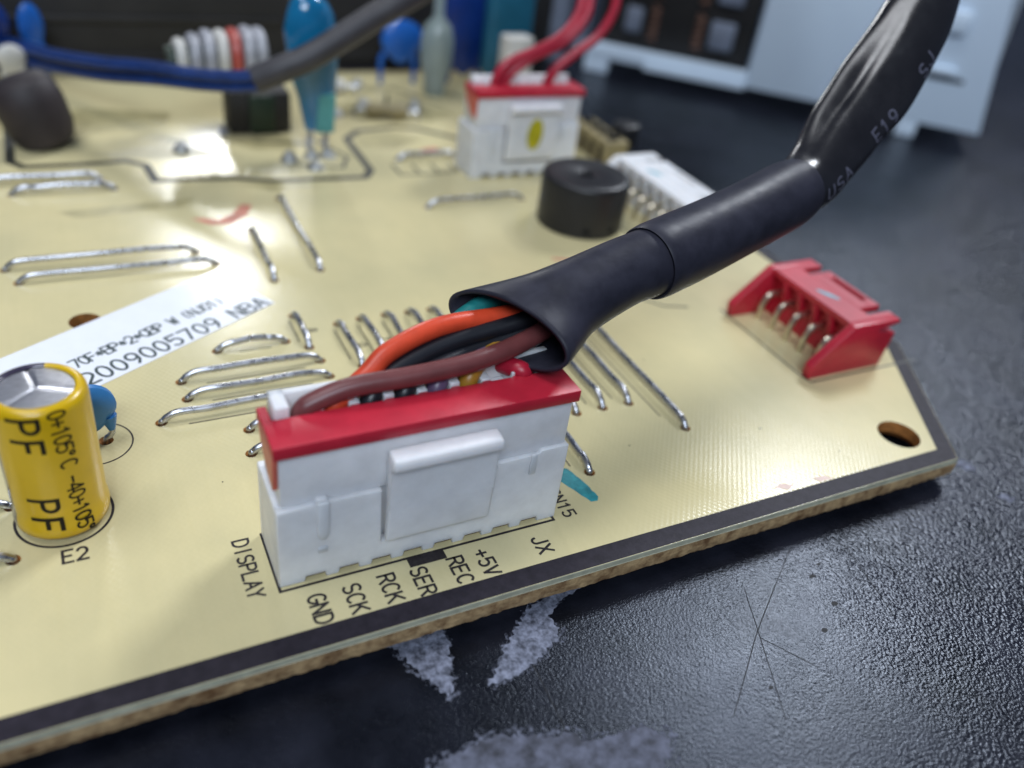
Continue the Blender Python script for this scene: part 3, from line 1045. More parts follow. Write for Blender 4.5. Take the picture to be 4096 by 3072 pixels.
def plug(root, x0, y0, npins, skip=(), oval=False):
    W = 2.5 * (npins - 1) + 5.1
    cx_ = W / 2 + .45
    first = (W - 2.5 * (npins - 1)) / 2
    bm = new()
    box(bm, x0 + .78, x0 + W - .78, y0 + .95, y0 + 4.9, 1.45, 7.2, .1, 2)
    box(bm, x0 + .35, x0 + W - .2, y0 + .35, y0 + 4.95, 7.38, 11.95, .12, 2)
    box(bm, x0 + .8, x0 + W - .4, y0 + .85, y0 + 4.85, 7.0, 7.5)
    box(bm, x0 + .8, x0 + W - .5, y0 + 4.55, y0 + 5.1, 11.8, 13.8, .12, 2)
    box(bm, x0 + .78, x0 + first - .75, y0 + 2.85, y0 + 5.05, 11.8, 13.9, .14, 2)
    for i in range(npins):
        px = x0 + first + 1.25 + 2.5 * i
        if i == npins - 1:
            px -= .1
        box(bm, px - .38, px + .38, y0 + 3.1, y0 + 4.6, 11.8, 13.25 - .15 * (i % 2), .09, 1)
    obj('plug_body', bm, 'nylon_white', root)
    bm = new()
    prism(bm, [(y0 - .62, 2.75), (y0 - .82, 2.95), (y0 - .92, 6), (y0 - .92, 9.75), (y0 - 1.0, 9.95), (y0 - 1.62, 10.15), (y0 - 1.7, 10.35), (y0 - 1.66, 10.85), (y0 - 1.5, 11.1), (y0 - .3, 11.25), (y0 - .15, 11.1), (y0 - .12, 3.0), (y0 - .25, 2.75)],
          'x', x0 + cx_ - 4.1, x0 + cx_ + 4.1, .16, 3)
    box(bm, x0 + cx_ - 3.3, x0 + cx_ + 3.3, y0 - .13, y0 + .36, 8.6, 10.2)
    latch = obj('latch', bm, 'nylon_white', root)
    if oval:
        bm = new()
        ox, oz = x0 + cx_ + .3, 6.75
        bm.faces.new([bm.verts.new((ox + 1.3 * math.cos(a) + .12 * math.sin(a), y0 - .945, oz + 2.35 * math.sin(a))) for a in [2 * math.pi * i / 28 for i in range(28)]])
        obj('painted_mark', bm, 'ink_yellow', latch, smooth=False, label='yellow painted oval mark on the latch')
    bm = new()
    box(bm, x0 - .06, x0 + W + .06, y0 - .1, y0 + 2.95, 11.97, 13.0, .09, 2)
    box(bm, x0 - .06, x0 + .6, y0 + 2.9, y0 + 4.6, 11.98, 12.98, .07, 1)
    box(bm, x0 + W - 1.5, x0 + W + .05, y0 + 2.9, y0 + 4.5, 11.98, 12.98, .07, 1)
    prism(bm, [(y0 + .5, 12.0), (y0 + 4.2, 12.0), (y0 + 3.4, 11.0), (y0 + 1.2, 10.9)], 'x', x0 + W - .19, x0 + W + .04, .04, 1)
    for i in range(npins + 1):
        px = x0 + first - 1.25 + 2.5 * i
        if 1 < px - x0 < W - 2:
            prism(bm, [(px - .5, y0 + 2.9), (px + .5, y0 + 2.9), (px + .18, y0 + 3.3), (px - .18, y0 + 3.3)], 'z', 12.2, 12.94, .05, 1)
    rt = obj('retainer', bm, 'nylon_red', root, label='red retainer bar clipped over the top of the plug')
    bm = new()
    prism(bm, [(y0 + .3, 11.95), (y0 + 4.35, 11.95), (y0 + 3.6, 10.6), (y0 + 1.7, 9.2), (y0 + .6, 8.9)], 'x', x0 - .04, x0 + .33, .05, 1)
    obj('side_tab', bm, 'nylon_red_thin', rt)
    return W, first


X0 = -3.42
header(X0, 0.0, 8, 'white pin header near the front edge of board holding the plug with coloured wires', 'upright white headers')
har = thing('cable_harness', 'white plug with red retainer, coloured wires and black sleeved cable, near front edge', 'cable', (8, 3, 0))
W8, f8 = plug(har, X0, 0.0, 8)

pinx = lambda i: X0 + f8 + 2.5 * i
WIRES = [
    ('brown', [(-.85, 3.75, 10.5), (-.6, 3.75, 12.5), (.2, 3.75, 13.2), (2.9, 3.75, 13.95), (7.19, 3.5, 14.2), (12.06, 3.6, 14.5), (16.97, 4.8, 14.85), (22, 6.2, 16.2), (25, 6.6, 17.2)]),
    ('orange', [(pinx(1), 3.8, 10.5), (pinx(1), 3.8, 12.5), (2.6, 4.2, 13.1), (4.4, 5.0, 13.9), (6.3, 5.9, 14.9), (10.41, 6.9, 15.7), (15.6, 7.4, 15.55), (20.5, 7.2, 16.0), (25, 7.2, 18)]),
    ('black', [(pinx(2), 3.7, 10.5), (pinx(2), 3.7, 12.4), (5.2, 4.4, 13.2), (7.4, 5.4, 13.9), (11.3, 6.3, 14.6), (17.5, 6.6, 15.4), (22, 6.6, 17), (25, 7, 17.6)]),
    ('black', [(pinx(3), 3.7, 10.5), (pinx(3), 3.7, 12.4), (7.4, 4.2, 13.1), (9.8, 5.0, 13.5), (14, 6.0, 13.9), (18.5, 6.4, 14.8), (22, 6.6, 16.4), (25, 7, 17.3)]),
    ('teal', [(7.4, 4.9, 10.5), (7.6, 4.95, 12.4), (8.8, 5.8, 13.0), (11.5, 8.0, 14.3), (15.8, 9.5, 15.75), (19.8, 9.0, 16.5), (25, 8.4, 18)]),
    ('purple', [(pinx(4), 3.7, 10.5), (pinx(4), 3.7, 12.4), (9.9, 4.3, 13.1), (12.6, 5.2, 13.5), (17.2, 6.2, 14.2), (22, 6.7, 16.4), (25, 7, 17)]),
    ('yellow', [(pinx(5), 3.7, 10.5), (pinx(5), 3.7, 12.4), (12.1, 4.1, 13.2), (13.6, 5.2, 13.6), (18.2, 7.4, 14.6), (22, 7.4, 16.3), (25, 7.4, 17.2)]),
    ('red', [(pinx(7) - .5, 3.5, 10.5), (pinx(7) - .55, 3.4, 12.5), (15.9, 3.45, 13.05), (15.3, 4.2, 13.05), (14.9, 5.2, 13.0), (15.9, 6.3, 13.2), (19, 7.0, 14.7), (22, 6.9, 16.4), (25, 7.1, 17)]),
]
for nm, pts in WIRES:
    bm = new()
    tube(bm, spline(pts, 9), 0.75, 16)
    obj('wire', bm, 'wire_' + nm, har, label=nm + ' insulated wire from the plug into the sleeve')

# --- flared heat-shrink sleeve, outer sleeve and glossy cable
NS = 48


def ring(c, A, Bv, groove=()):
    out = []
    for i in range(NS):
        a = 2 * math.pi * i / NS
        k = 1.0
        for g0, depth, wdt in groove:
            dd = (a - g0 + math.pi) % (2 * math.pi) - math.pi
            k -= depth * math.exp(-(dd / wdt) ** 2)
        out.append(c + (A * math.cos(a) + Bv * math.sin(a)) * k)
    return out


def frame(t):
    t = t.normalized()
    w = t.cross(FWD).normalized()
    if w.dot(DOWN) < 0:
        w = -w
    v = t.cross(w).normalized()
    if v.dot(FWD) > 0:
        v = -v
    return w, v


lipT, lipB = Vector((12.95, 10.3, 16.2)), Vector((17.6, 0.6, 14.75))
axis_pts = [(lipT + lipB) / 2, Vector((18.6, 5.9, 16.1)), Vector((21.3, 6.37, 16.9)), Vector((25.98, 7.15, 18.1)), Vector((28.55, 7.38, 18.6)), Vector((31, 8.0, 18.95))]
ax_s = spline(axis_pts, 8)
A0 = (lipB - lipT) / 2
B0 = RIGHT * 1.9 - DOWN * 1.15 - FWD * 2.2
rings = []
N = len(ax_s)
for i, c in enumerate(ax_s):
    t = ax_s[min(i + 1, N - 1)] - ax_s[max(i - 1, 0)]
    w, v = frame(t)
    s = i / (N - 1)
    e = 1 - (1 - min(1, s / .62)) ** 2.0
    e = e * e * (3 - 2 * e) * .5 + e * .5
    rn = 2.78 + .12 * math.sin(s * 7)
    rings.append(ring(c, A0.lerp(w * (rn + .12), e), B0.lerp(v * (rn - .05), e), groove=[(math.pi * .62, .035 * math.sin(math.pi * min(1, s * 1.3)), .35)]))
bm = new()
loft(bm, rings)
sl = obj('heat_shrink_sleeve', bm, 'shrink_matte', har, angle=80, label='flared end of matte black heat shrink sleeve')
md = sl.modifiers.new('thickness', 'SOLIDIFY')
md.thickness = 0.30 * S
md.offset = -1

o1, o2 = Vector((28.55, 7.38, 18.55)), Vector((49.03, 13.21, 21.07))
ax = spline([o1, o1.lerp(o2, .33) + Vector((0, 0, -.25)), o1.lerp(o2, .7) + Vector((0, 0, -.25)), o2], 8)
rings = []
N = len(ax)
for i, c in enumerate(ax):
    t = ax[min(i + 1, N - 1)] - ax[max(i - 1, 0)]
    w, v = frame(t)
    s = i / (N - 1)
    r = 3.16 + .03 * math.sin(s * 9)
    if i == 0:
        w0, v0 = w, v
        rings.append(ring(c + t.normalized() * .02, w * 2.85, v * 2.8))
        rings.append(ring(c - t.normalized() * .05, w * 3.02, v * 2.98))
        r = 3.1
    if s > .86:
        r -= .30 * ((s - .86) / .14) ** 2
    rings.append(ring(c + (t.normalized() * .14 if i == 0 else Vector()), w * r, v * r))
bm = new()
loft(bm, rings)
obj('outer_sleeve', bm, 'shrink_matte', har, angle=60, label='matte black outer sleeve in the middle of the cable')

cable_pts = [Vector((46.0, 12.3, 20.6)), Vector((49.03, 13.21, 21.07)), Vector((51.9, 14.3, 22.2)), Vector((56.22, 16.4, 25.55)), Vector((60.24, 17.96, 28.85)), Vector((65.07, 20.3, 33.71)), Vector((68.42, 22.64, 37.47)), Vector((73.38, 28.01, 44.57)), Vector((80, 40, 56)), Vector((90, 62, 66)), Vector((105, 95, 70))]
rw = [2.55, 2.8, 3.05, 3.6, 3.95, 3.65, 3.2, 3.1, 3.1, 3.1, 3.1]
rb = [2.5, 2.6, 2.5, 2.2, 2.1, 2.3, 2.6, 2.8, 2.9, 3.0, 3.0]
ax = spline(cable_pts, 10)
prm = [i / 10 for i in range(len(ax))]


def lerp_list(l, x):
    i = min(int(x), len(l) - 2)
    f = x - i
    f = f * f * (3 - 2 * f)
    return l[i] * (1 - f) + l[i + 1] * f


CF = []
rings = []
N = len(ax)
for i, c in enumerate(ax):
    t = ax[min(i + 1, N - 1)] - ax[max(i - 1, 0)]
    w, v = frame(t)
    a, b = lerp_list(rw, prm[i]), lerp_list(rb, prm[i])
    gz = math.exp(-((prm[i] - 3.4) / 1.6) ** 2)
    gr = [(math.radians(128), .20 * gz, .30), (math.radians(60), .07 * gz, .35), (math.radians(165), -.06 * gz, .2)]
    CF.append((c, w * a, v * b, gr))
    rings.append(ring(c, w * a, v * b, gr))
bm = new()
loft(bm, rings, (True, True))
jk = obj('cable_jacket', bm, 'pvc_gloss', har, angle=80, label='glossy black wrinkled cable jacket rising out of the sleeve')


def on_cable(start, theta):
    seglen = [0]
    for a, b in zip(ax, ax[1:]):
        seglen.append(seglen[-1] + (b - a).length)

    def fn(x, y, l):
        d = start + x
        i = 0
        while i < len(seglen) - 2 and seglen[i + 1] < d:
            i += 1
        f = (d - seglen[i]) / (seglen[i + 1] - seglen[i])
        th = theta + y / 3.4
        P = []
        for c, A, Bv, gr in (CF[i], CF[i + 1]):
            k = 1.0
            for g0, depth, wdt in gr:
                dd = (th - g0 + math.pi) % (2 * math.pi) - math.pi
                k -= depth * math.exp(-(dd / wdt) ** 2)
            P.append(c + (A * math.cos(th) + Bv * math.sin(th)) * (k * 1.006 + l * .1))
        return P[0].lerp(P[1], f)
    return fn


bm = new()
text(bm, 'USA   E19   SJ', 1.45, on_cable(4.2, math.radians(27)), adv=.95, stroke=.14, wide=1.0, sub=.25)
obj('printed_text', bm, 'jacket_print', jk, smooth=False)

# ================================================================== FAR WHITE CONNECTOR WITH RED WIRES
X1, Y1 = 41.25, 67.6
header(X1, Y1, 6, 'white pin header behind the black buzzer holding the plug with a yellow mark', 'upright white headers')
h2 = thing('cable_harness', 'white plug with yellow oval mark, red retainer and two red wires, behind the buzzer', 'cable', (50, 70, 0))
W6, f6 = plug(h2, X1, Y1, 6, oval=True)
for pts in ([(45.3, 70.9, 11), (45.3, 70.9, 13), (46.4, 70.9, 15.3), (48.5, 71, 16.5), (51.0, 71, 17.4), (55.7, 71.5, 19.5), (58.6, 72.5, 22.5), (59.6, 74, 26), (60, 78, 34)],
            [(46.9, 70.9, 11), (46.9, 70.9, 13), (48.2, 70.9, 14.9), (51.5, 71, 16.9), (55.8, 71.2, 18.7), (59.0, 71.5, 21.7), (60.2, 72.5, 25), (61, 76, 33)],
            [(54.1, 70.9, 11), (54.1, 70.9, 12.8), (55.1, 70.8, 15), (58.1, 70.7, 17.4), (61.4, 70.5, 19.9), (63.4, 70.5, 23.6), (63.6, 71.5, 27), (63.4, 75, 34)]):
    bm = new()
    tube(bm, spline(pts, 7), .72, 12)
    obj('wire', bm, 'wire_red_far', h2)

# ================================================================== BUZZER
bz = thing('buzzer', 'round black plastic buzzer with a small hole in its top', 'buzzer', (50.7, 51.0, 0))
bm = new()
lathe(bm, [(5.6, 0), (6.0, .15), (6.05, 6.5), (5.95, 6.85), (5.7, 7.05), (5.1, 7.1), (5.0, 7.0), (1.15, 7.0), (1.0, 6.9), (.85, 6.2), (0, 6.2)], (50.7, 51.0, 0), 56)
obj('case', bm, 'buzzer_black', bz)
bm = new()
lathe(bm, [(.82, 6.25), (0, 6.26)], (50.7, 51.0, 0), 20)
obj('sound_hole', bm, 'hole_dark', bz)
for phi in (-112, -75):
    a = math.radians(phi)
    c = Vector((50.7 + 6.03 * math.cos(a), 51 + 6.03 * math.sin(a), 1.2))
    bm = new()
    tg = Vector((-math.sin(a), math.cos(a), 0))
    nr = Vector((math.cos(a), math.sin(a), 0))
    f = [c + tg * .55 * math.cos(b) + Vector((0, 0, .45 * math.sin(b))) + nr * .06 for b in [k * math.pi / 6 for k in range(12)]]
    bk = [p - nr * .4 for p in f]
    loft(bm, [f, bk], (True, True))
    obj('side_vent', bm, 'hole_dark', bz)


# ================================================================== RIGHT-ANGLE CONNECTORS AT THE BOARD EDGE
def right_angle(y0, y1, npins, color, label, mark, mark_y, group):
    r = thing('edge_connector', label, 'connector', (62, (y0 + y1) / 2, 0), group)
    bm = new()
    side = [(56.1, 0), (55.95, 1.6), (56.6, 2.2), (60.6, 5.98), (67.4, 6.0), (67.5, 5.5), (64.4, 5.1), (64.4, 4.75), (67.4, 4.3), (67.45, 3.9), (66.9, 0)]
    prism(bm, side, 'y', y0, y0 + 1.0, .10, 2)
    prism(bm, side, 'y', y1 - 1.0, y1, .10, 2)
    # top plate with tongue cuts and a latch window
    a, b = y0 + 1.01, y1 - 1.01
    box(bm, 60.7, 64.3, a, b, 5.2, 5.97, .06, 1)
    box(bm, 64.31, 66.1, a + 2.2, b - 2.2, 5.2, 5.96, .06, 1)
    c = (y0 + y1) / 2
    for q0, q1 in ((a + 2.2, c - 2.6), (c + 2.6, b - 2.2)):
        if q1 > q0:
            box(bm, 66.11, 67.5, q0, q1, 5.2, 5.955, .06, 1)
    box(bm, 66.95, 67.5, c - 2.59, c + 2.59, 5.2, 5.95, .06, 1)
    box(bm, 64.31, 67.5, a, a + .9, 5.2, 5.96, .06, 1)
    box(bm, 64.31, 67.5, b - .9, b, 5.2, 5.96, .06, 1)
    # pin wall (set back under the top plate) with ribs, and floor
    box(bm, 61.6, 63.0, a, b, .0, 5.19)
    box(bm, 63.01, 67.0, a, b, .0, .9)
    pitch = 2.5
    f0 = c - pitch * (npins - 1) / 2
    for i in range(npins + 1):
        yy = f0 - pitch / 2 + pitch * i
        if a < yy - .3 and yy + .3 < b:
            prism(bm, [(61.61, 1.6), (60.9, 3.2), (60.4, 5.18), (61.61, 5.18)], 'y', yy - .3, yy + .3)
    obj('shell', bm, color, r)
    for i in range(npins):
        yy = f0 + pitch * i
        bm = new()
        tube(bm, spline([(61.8, yy, 3.3), (60.4, yy, 3.3), (59.7, yy, 3.0), (59.35, yy, 2.2), (59.2, yy, 1.0), (59.2, yy, TZ + .2)], 5), .36, 8)
        obj('pin', bm, 'brass_pin', r)
    bm = new()
    m0, m1 = mark_y
    bm.faces.new([bm.verts.new((62.85 + .42 * math.cos(t) + .55 * math.sin(t) * -1, (m0 + m1) / 2 + (m1 - m0) / 2 * math.sin(t), 5.985)) for t in [2 * math.pi * i / 24 for i in range(24)]])
    obj('painted_mark', bm, mark, r, smooth=False)
    return r


right_angle(9.6, 24.2, 5, 'nylon_red', 'red plastic right-angle connector with five bent pins at the board edge', 'ink_sky', (15.0, 17.7), 'open connectors at the board edge')
right_angle(40.2, 59.2, 7, 'nylon_white', 'white plastic right-angle connector with teal mark, beside the black buzzer', 'ink_sky', (50.9, 53.4), 'open connectors at the board edge')

# ================================================================== BLURRED PARTS AT THE BACK OF THE BOARD
# tan pin strip and black transistor near the edge
t = thing('pin_strip', 'tan pin strip with dark slots behind the white edge connector', 'pin strip', (67, 74, 0))
bm = new()
box(bm, 65.4, 69.6, 68.5, 80.5, 0, 4.0, .15, 1)
obj('strip_body', bm, 'header_tan', t)
for i in range(4):
    bm = new()
    box(bm, 66.6, 68.2, 69.6 + 2.7 * i, 70.9 + 2.7 * i, 3.9, 4.6, .05, 1)
    obj('slot', bm, 'hole_dark', t)
    bm = new()
    box(bm, 65.2, 65.45, 69.7 + 2.7 * i, 70.7 + 2.7 * i, .4, 3.0)
    obj('contact', bm, 'hole_dark', t, smooth=False)
t = thing('transistor', 'small black transistor between tan pin strip and board edge', 'transistor', (71.3, 73, 0))
bm = new()
prism(bm, [(71.3 + 2.2 * math.cos(a), 72.6 + 2.2 * math.sin(a)) for a in [math.radians(-60 + 25 * k) for k in range(13)]], 'z', 1.8, 5.6, .2, 2)
obj('body', bm, 'buzzer_black', t)
for k in (-1.1, 0, 1.1):
    bm = new()
    tube(bm, [(71.3 + .3 * k, 72.6 + k, TZ + .2), (71.3 + .3 * k, 72.6 + k, 2.0)], .25, 6)
    obj('leg', bm, 'tinned_wire', t)

# big glossy blue varistor
t = thing('varistor', 'large glossy blue disc varistor with taped legs, crossed by the black sleeve', 'varistor', (21.5, 80, 0))
bm = new()
prof = [(2.0, 4.1, 1.4), (2.2, 5.5, 1.6), (2.8, 8.5, 1.9), (3.45, 12, 2.2), (3.75, 15.5, 2.6), (3.7, 18, 2.7), (3.3, 20, 2.5), (2.6, 21.4, 2.1), (1.5, 22.4, 1.4), (.3, 22.8, .4)]
rings = []
for hw, z, ty in prof:
    xc = 21.9 - .075 * (z - 4) + (.15 * math.sin(z))
    rings.append([Vector((xc + hw * math.cos(a), 80 + ty * math.sin(a) + .1 * (hw * math.cos(a)), z)) for a in [2 * math.pi * i / 28 for i in range(28)]])
loft(bm, rings, (True, True))
bd = obj('body', bm, 'epoxy_blue_gloss', t, angle=70)
bm = new()
prism(bm, [(21.0, 4.0), (23.6, 4.0), (23.9, 9.6), (21.4, 9.4)], 'y', 77.9, 78.55, .1, 1)
obj('tape', bm, 'film_teal', bd)
for x in (20.6, 23.0):
    bm = new()
    tube(bm, spline([(x, 80, 5), (x, 80, 3), (x - .3, 79.6, 1.5), (x, 79.2, 0), (x, 79.2, TZ + .2)], 4), .45, 8)
    obj('lead', bm, 'tinned_wire', t)
    bm = new()
    lathe(bm, [(1.3, .02), (1.0, .3), (.5, 1.0), (.4, 1.2)], (x, 79.2, 0), 14)
    obj('solder_joint', bm, 'solder_dull', t)

# toroid choke with white windings
t = thing('toroid_choke', 'choke coil with pale windings on dark green core under the blue wires', 'coil', (13, 91, 0))
bm = new()
tube(bm, [(3.2, 91.5, 10.3), (10, 91.5, 10.9), (17.2, 91.5, 11.5)], 2.1, 20)
obj('core', bm, 'ferrite_green', t)
for k, (x, rad, m) in enumerate([(4.6, 3.3, 'nylon_cream'), (6.5, 4.0, 'winding_white'), (8.4, 4.5, 'winding_white'), (10.3, 4.3, 'nylon_cream'), (12.1, 4.4, 'winding_red'), (13.9, 4.6, 'winding_white'), (15.7, 4.2, 'winding_white')]):
    bm = new()
    c = Vector((x, 91.5, 10.3 + (x - 3.2) * .09))
    rad *= .72
    loop = [c + Vector((.5 * math.sin(b * .5), rad * .85 * math.cos(b), rad * math.sin(b))) for b in [2 * math.pi * j / 20 for j in range(21)]]
    tube(bm, loop, .86, 8)
    obj('winding', bm, m, t)
bm = new()
box(bm, 11.0, 20.2, 89.4, 95, 0.02, 6.2, .3, 2)
obj('base_block', bm, 'plastic_dark', t)
bm = new()
box(bm, 13.8, 17.6, 88.6, 89.39, 0.5, 6.0, .2, 2)
obj('core_face', bm, 'ferrite_green', t)
bm = new()
lathe(bm, [(.7, 0.02), (.65, .9), (.3, 1.3), (0, 1.4)], (9.9, 89.6, 0), 14)
obj('foot', bm, 'winding_white', t)

# grey sleeve with blue wires crossing the back of the board
t = thing('sleeved_wires', 'dark grey sleeve with bundle of blue wires crossing above the back of the board', 'wires', (10, 95, 0))
bm = new()
ax2 = spline([(11.9, 74.5, 12.9), (15.5, 73.5, 14.6), (19.6, 73.4, 16.4), (28.0, 74.5, 20.9), (32.2, 75.0, 23.0), (42, 78, 27.5), (52, 84, 33)], 8)
tube(bm, ax2, 1.75, 20)
obj('sleeve', bm, 'shrink_grey', t)
for k in range(4):
    oy, oz = [(-.65, .65), (.5, .8), (-.55, -.65), (.65, -.55)][k]
    bm = new()
    tube(bm, spline([(16, 73.6 + oy, 14.8 + oz), (11.9, 74.5 + oy, 12.7 + oz), (6.3, 79.5 + oy * 1.1, 11.3 + oz), (.5, 87 + oy * 1.3, 10.0 + oz * 1.2), (-5.3, 96 + oy * 1.5, 7.9 + oz * 1.3), (-11.7, 106.5 + oy * 1.6, 6.1 + oz * 1.4), (-18.7, 117 + oy * 2, 4.8 + oz * 1.5), (-34, 119, 4)], 6), .62, 10)
    obj('wire', bm, 'wire_blue', t)

# dark capacitor at the left
t = thing('film_capacitor', 'dark plum round capacitor leaning at the left edge below the blue wires', 'capacitor', (-14.5, 87, 0))
bm = new()
lathe(bm, [(2.6, 0.05), (3.6, .6), (4.3, 2.5), (4.5, 6), (4.2, 8.2), (3.0, 9.4), (0, 9.7)], (-13.6, 88.5, 0), 32, axis=(-.30, .1, 1))
obj('body', bm, 'plastic_plum', t)
for dx in (-1.4, 1.4):
    bm = new()
    tube(bm, [(-13.6 + dx, 88.5, TZ + .2), (-13.6 + dx, 88.5, 1)], .3, 6)
    obj('lead', bm, 'tinned_wire', t)


def disc_cap(name, label, x, y, z, rw_, rh_, th, m, nrm, leads, group='blue disc capacitors at the back'):
    t = thing(name, label, 'capacitor', (x, y, 0), group)
    bm = new()
    lens_disc(bm, (x, y, z), rw_, rh_, th, nrm, drip=.8)
    obj('body', bm, m, t)
    for lx in leads:
        bm = new()
        tube(bm, spline([(x + lx * .8, y, z - rh_ * .6), (x + lx, y, z - rh_), (x + lx, y, .5), (x + lx, y, TZ + .2)], 4), [.55 - .012 * i for i in range(13)], 8)
        obj('lead', bm, m, t)
    return t


disc_cap('disc_capacitor', 'bright blue disc capacitor at top left corner above blue wires', -13.6, 118, 8.2, 1.9, 3.6, 1.8, 'epoxy_blue_bright', (0.3, -1, 0), (-1.0, 1.0))
disc_cap('disc_capacitor', 'dark blue disc capacitor cut by the left picture edge at the top', -19.5, 117, 8.6, 3.2, 4.0, 2.4, 'epoxy_blue_deep', (0.3, -1, 0), (-1.6, 1.6))
disc_cap('disc_capacitor', 'bright blue disc capacitor with one long leg left of the clear tube', 46.8, 113, 7.8, 4.3, 3.6, 2.6, 'epoxy_blue_bright', (0.1, -1, 0), (-4.0, 2.5))
disc_cap('disc_capacitor', 'large deep blue disc capacitor between clear tube and teal block', 59.5, 113, 10.5, 6.2, 8.5, 3.2, 'epoxy_blue_deep', (0.1, -1, 0), (-3, 3))

disc_cap('disc_capacitor', 'small cream blurred disc part below the bright blue one at top left', -17.0, 110, 5.6, 2.2, 2.0, 1.8, 'nylon_cream', (0.3, -1, 0), (-1.2, 1.2))
t = thing('teal_capacitor', 'tall teal box capacitor behind the red wires of the far plug', 'capacitor', (66, 108.5, 0))
bm = new()
box(bm, 61.5, 70.5, 106.8, 110.5, 2.6, 22, .8, 3)
obj('body', bm, 'epoxy_teal', t)
for x in (63.5, 68.5):
    bm = new()
    tube(bm, [(x, 108.5, TZ + .2), (x, 108.5, 3)], .5, 8)
    obj('lead', bm, 'tinned_wire', t)
t = thing('cream_block', 'cream plastic block standing behind the red retainer of the far plug', 'connector', (62, 96, 0))
bm = new()
box(bm, 59.4, 64.6, 95, 98.6, 0.02, 13.0, .5, 2)
obj('body', bm, 'nylon_cream', t)
bm = new()
box(bm, 60.2, 63.8, 94.7, 95.05, 2.0, 5.0, .1, 1)
obj('front_rib', bm, 'nylon_cream', t)
t = thing('clear_tube', 'clear glass tube standing between the blue disc capacitors', 'glass tube', (50.8, 106, 0))
bm = new()
lathe(bm, [(1.7, 0.02), (2.0, .4), (2.05, 3), (2.9, 6), (3.0, 10), (2.4, 12.2), (1.2, 13.4), (.9, 14), (.85, 24), (0, 24.2)], (50.8, 106, 0), 28)
obj('tube_body', bm, 'clear_glass', t)
bm = new()
lathe(bm, [(1.0, .5), (1.0, 4), (.5, 9), (.4, 13)], (50.8, 106, 0), 14)
obj('electrode', bm, 'nylon_cream', t)

# small solder bumps, resistors and dark blobs that break up the far board
for i, (x, y) in enumerate([(27.5, 101), (31, 106), (36, 102), (29.5, 96.5), (44, 98), (17, 78), (20, 75), (3, 84), (38, 112), (25, 92)]):
    bm = new()
    hgt = random.uniform(.8, 1.8)
    lathe(bm, [(1.3, .02), (1.05, hgt * .5), (.45, hgt), (0, hgt + .1)], (x, y, 0), 14)
    obj('solder_bump', bm, 'solder_dull', board)
RES = [(28.6, 109.5, 34.5, 107.5, 'small cream resistor standing right of the glossy blue varistor'), (34.0, 95.5, 41.0, 93.5, 'small brown resistor lying left of the far white connector')]
for x0, y0, x1, y1, lb in RES:
    t = thing('resistor', lb, 'resistor', ((x0 + x1) / 2, (y0 + y1) / 2, 0), 'small resistors')
    a, b = Vector((x0, y0, 1.3)), Vector((x1, y1, 1.3))
    pts = [a.lerp(b, k / 8) for k in range(9)]
    bm = new()
    tube(bm, pts, [.7, 1.2, 1.25, 1.05, 1.0, 1.05, 1.25, 1.2, .7], 14)
    obj('body', bm, 'nylon_cream' if y0 > 100 else 'header_tan', t)
    for e, s in ((a, -1), (b, 1)):
        dd = (b - a).normalized() * s
        bm = new()
        tube(bm, spline([e, e + dd * 1.2, e + dd * 1.8 + Vector((0, 0, -.6)), e + dd * 1.9 + Vector((0, 0, -1.6)), e + dd * 1.9 + Vector((0, 0, -4.4))], 4), .3, 8)
        obj('lead', bm, 'tinned_wire', t)

# dark case behind the board
t = thing('dark_case', 'dark case wall standing behind the far edge of the board', 'case', (10, 128, TZ))
bm = new()
box(bm, -70, 84, 123.2, 150, TZ + .01, 15.0, 1.2, 3)
obj('case_body', bm, 'plastic_dark', t)
for z0 in (1.5, 7.5):
    bm = new()
    box(bm, -66, 80, 122.6, 123.25, z0, z0 + 1.2, .3, 2)
    obj('case_rib', bm, 'plastic_dark', t)

# ================================================================== WHITE HOUSING AT THE RIGHT
hs = thing('white_housing', 'pale white plastic housing on small feet with dark coil opening, behind the board', 'housing', (102.25, 127.18, TZ))
P0 = Vector((102.25, 127.18, 0))
U = Vector((0.7354, -0.6776, 0))
NB = Vector((0.6776, 0.7354, 0))          # into the housing


def hp(u, d, z):
    return P0 + U * u + NB * d + Vector((0, 0, z))


def hbox(bm, u0, u1, d0, d1, z0, z1, bev=.3, top_in=0.0):
    vs = [bm.verts.new(hp(u if not (top_in and z == z1 and u == u1) else u - top_in, d, z)) for z in (z0, z1) for d in (d0, d1) for u in (u0, u1)]
    fs = [(0, 2, 3, 1), (4, 5, 7, 6), (0, 1, 5, 4), (2, 6, 7, 3), (0, 4, 6, 2), (1, 3, 7, 5)]
    faces = [bm.faces.new([vs[i] for i in f]) for f in fs]
    if bev:
        bmesh.ops.bevel(bm, geom=list({e for f in faces for e in f.edges}), offset=bev, segments=2, affect='EDGES', profile=.5)


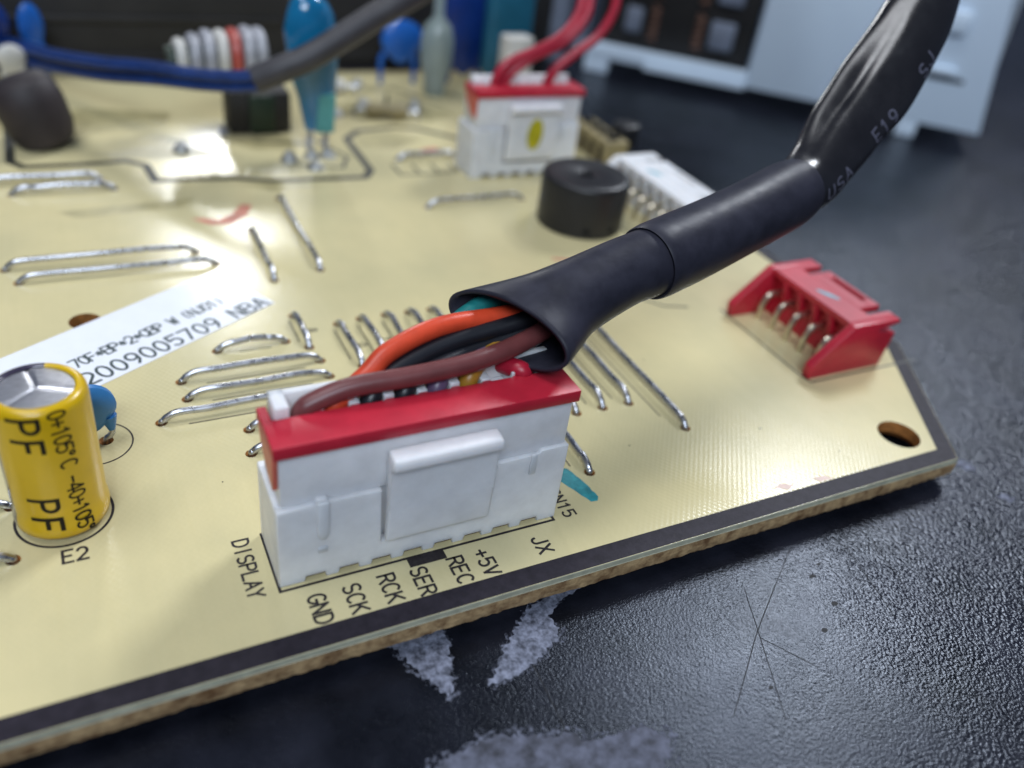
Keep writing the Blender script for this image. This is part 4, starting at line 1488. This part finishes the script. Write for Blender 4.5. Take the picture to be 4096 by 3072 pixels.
bm = new()
hbox(bm, -5.4, 31, 0, 2.2, .0, 3.2)                    # lip under the opening
hbox(bm, 31, 81.3, 0, 2.2, .0, 60, top_in=9.5)          # face
hbox(bm, -5.4, 31, 0, 2.2, 44, 60)                      # above the opening
hbox(bm, 77.5, 80.6, 2.2, 60, .0, 58, top_in=8)         # far side
hbox(bm, -5.4, 78, 2.2, 60, .0, 2.0)                    # floor
hbox(bm, -5.4, 74, 2.2, 60, 57, 59)                     # roof
hbox(bm, -5.4, 74, 57.8, 60, 2.0, 57)                   # back
obj('housing_shell', bm, 'housing_white', hs)
for u0, u1 in ((-5.6, 0), (64.7, 68.8)):
    bm = new()
    hbox(bm, u0, u1, .2, 8, TZ + .02, .2, .2)
    obj('foot', bm, 'housing_white', hs)
bm = new()
hbox(bm, 8.2, 31, -.5, .02, -.6, 1.2, .15)
obj('bottom_rim', bm, 'housing_white', hs)
bm = new()
hbox(bm, 66.6, 74.2, -.15, .3, 9.3, 10.2, .1)
obj('vent_slot', bm, 'hole_dark', hs)
bm = new()
hbox(bm, 66.8, 72, -1.0, .2, 10.6, 12.0, .3)
obj('clip', bm, 'housing_white', hs)
bm = new()
hbox(bm, 66.5, 71, -1.6, .2, 18.5, 23, .8)
obj('clip', bm, 'housing_white', hs)
bm = new()
hbox(bm, -4, 30.5, 3.0, 4.0, 3.0, 44, .1)
obj('coil_panel', bm, 'plastic_dark', hs)
for u0, u1, z0, z1, d0, m in ((1.8, 5.6, 6.6, 11.8, 1.2, 'coil_grey'), (20.8, 26.2, 6.2, 12, 1.2, 'coil_grey'), (20.9, 26.5, 15.5, 20, 1.2, 'coil_grey'), (2.5, 6.0, 15, 20, 1.2, 'coil_grey')):
    bm = new()
    hbox(bm, u0, u1, d0, 3.0, z0, z1, .5)
    obj('coil_core', bm, m, hs)
for u0, z0 in ((17.6, 5.2), (7.6, 5.2), (17.6, 14.5), (7.6, 14.5)):
    bm = new()
    pts = []
    for k in range(50):
        a = k * .7
        pts.append(hp(u0 + .7 + .75 * math.cos(a), 2.0 + .7 * math.sin(a), z0 + k * .15))
    tube(bm, pts, .28, 6)
    obj('coil', bm, 'coil_copper', hs)

t = thing('grey_bracket', 'blue-grey bracket seen between the red wires left of the white housing', 'bracket', (90, 138, TZ))
bm = new()
hbox(bm, -16.5, -11.5, 2, 6, TZ + .02, 30, .4)
hbox(bm, -9.2, -6.6, 2, 6, 3.2, 30, .4)
hbox(bm, -11.49, -6.6, 2.1, 5.9, 1.0, 3.19, .2)
obj('bracket_body', bm, 'coil_grey', t)
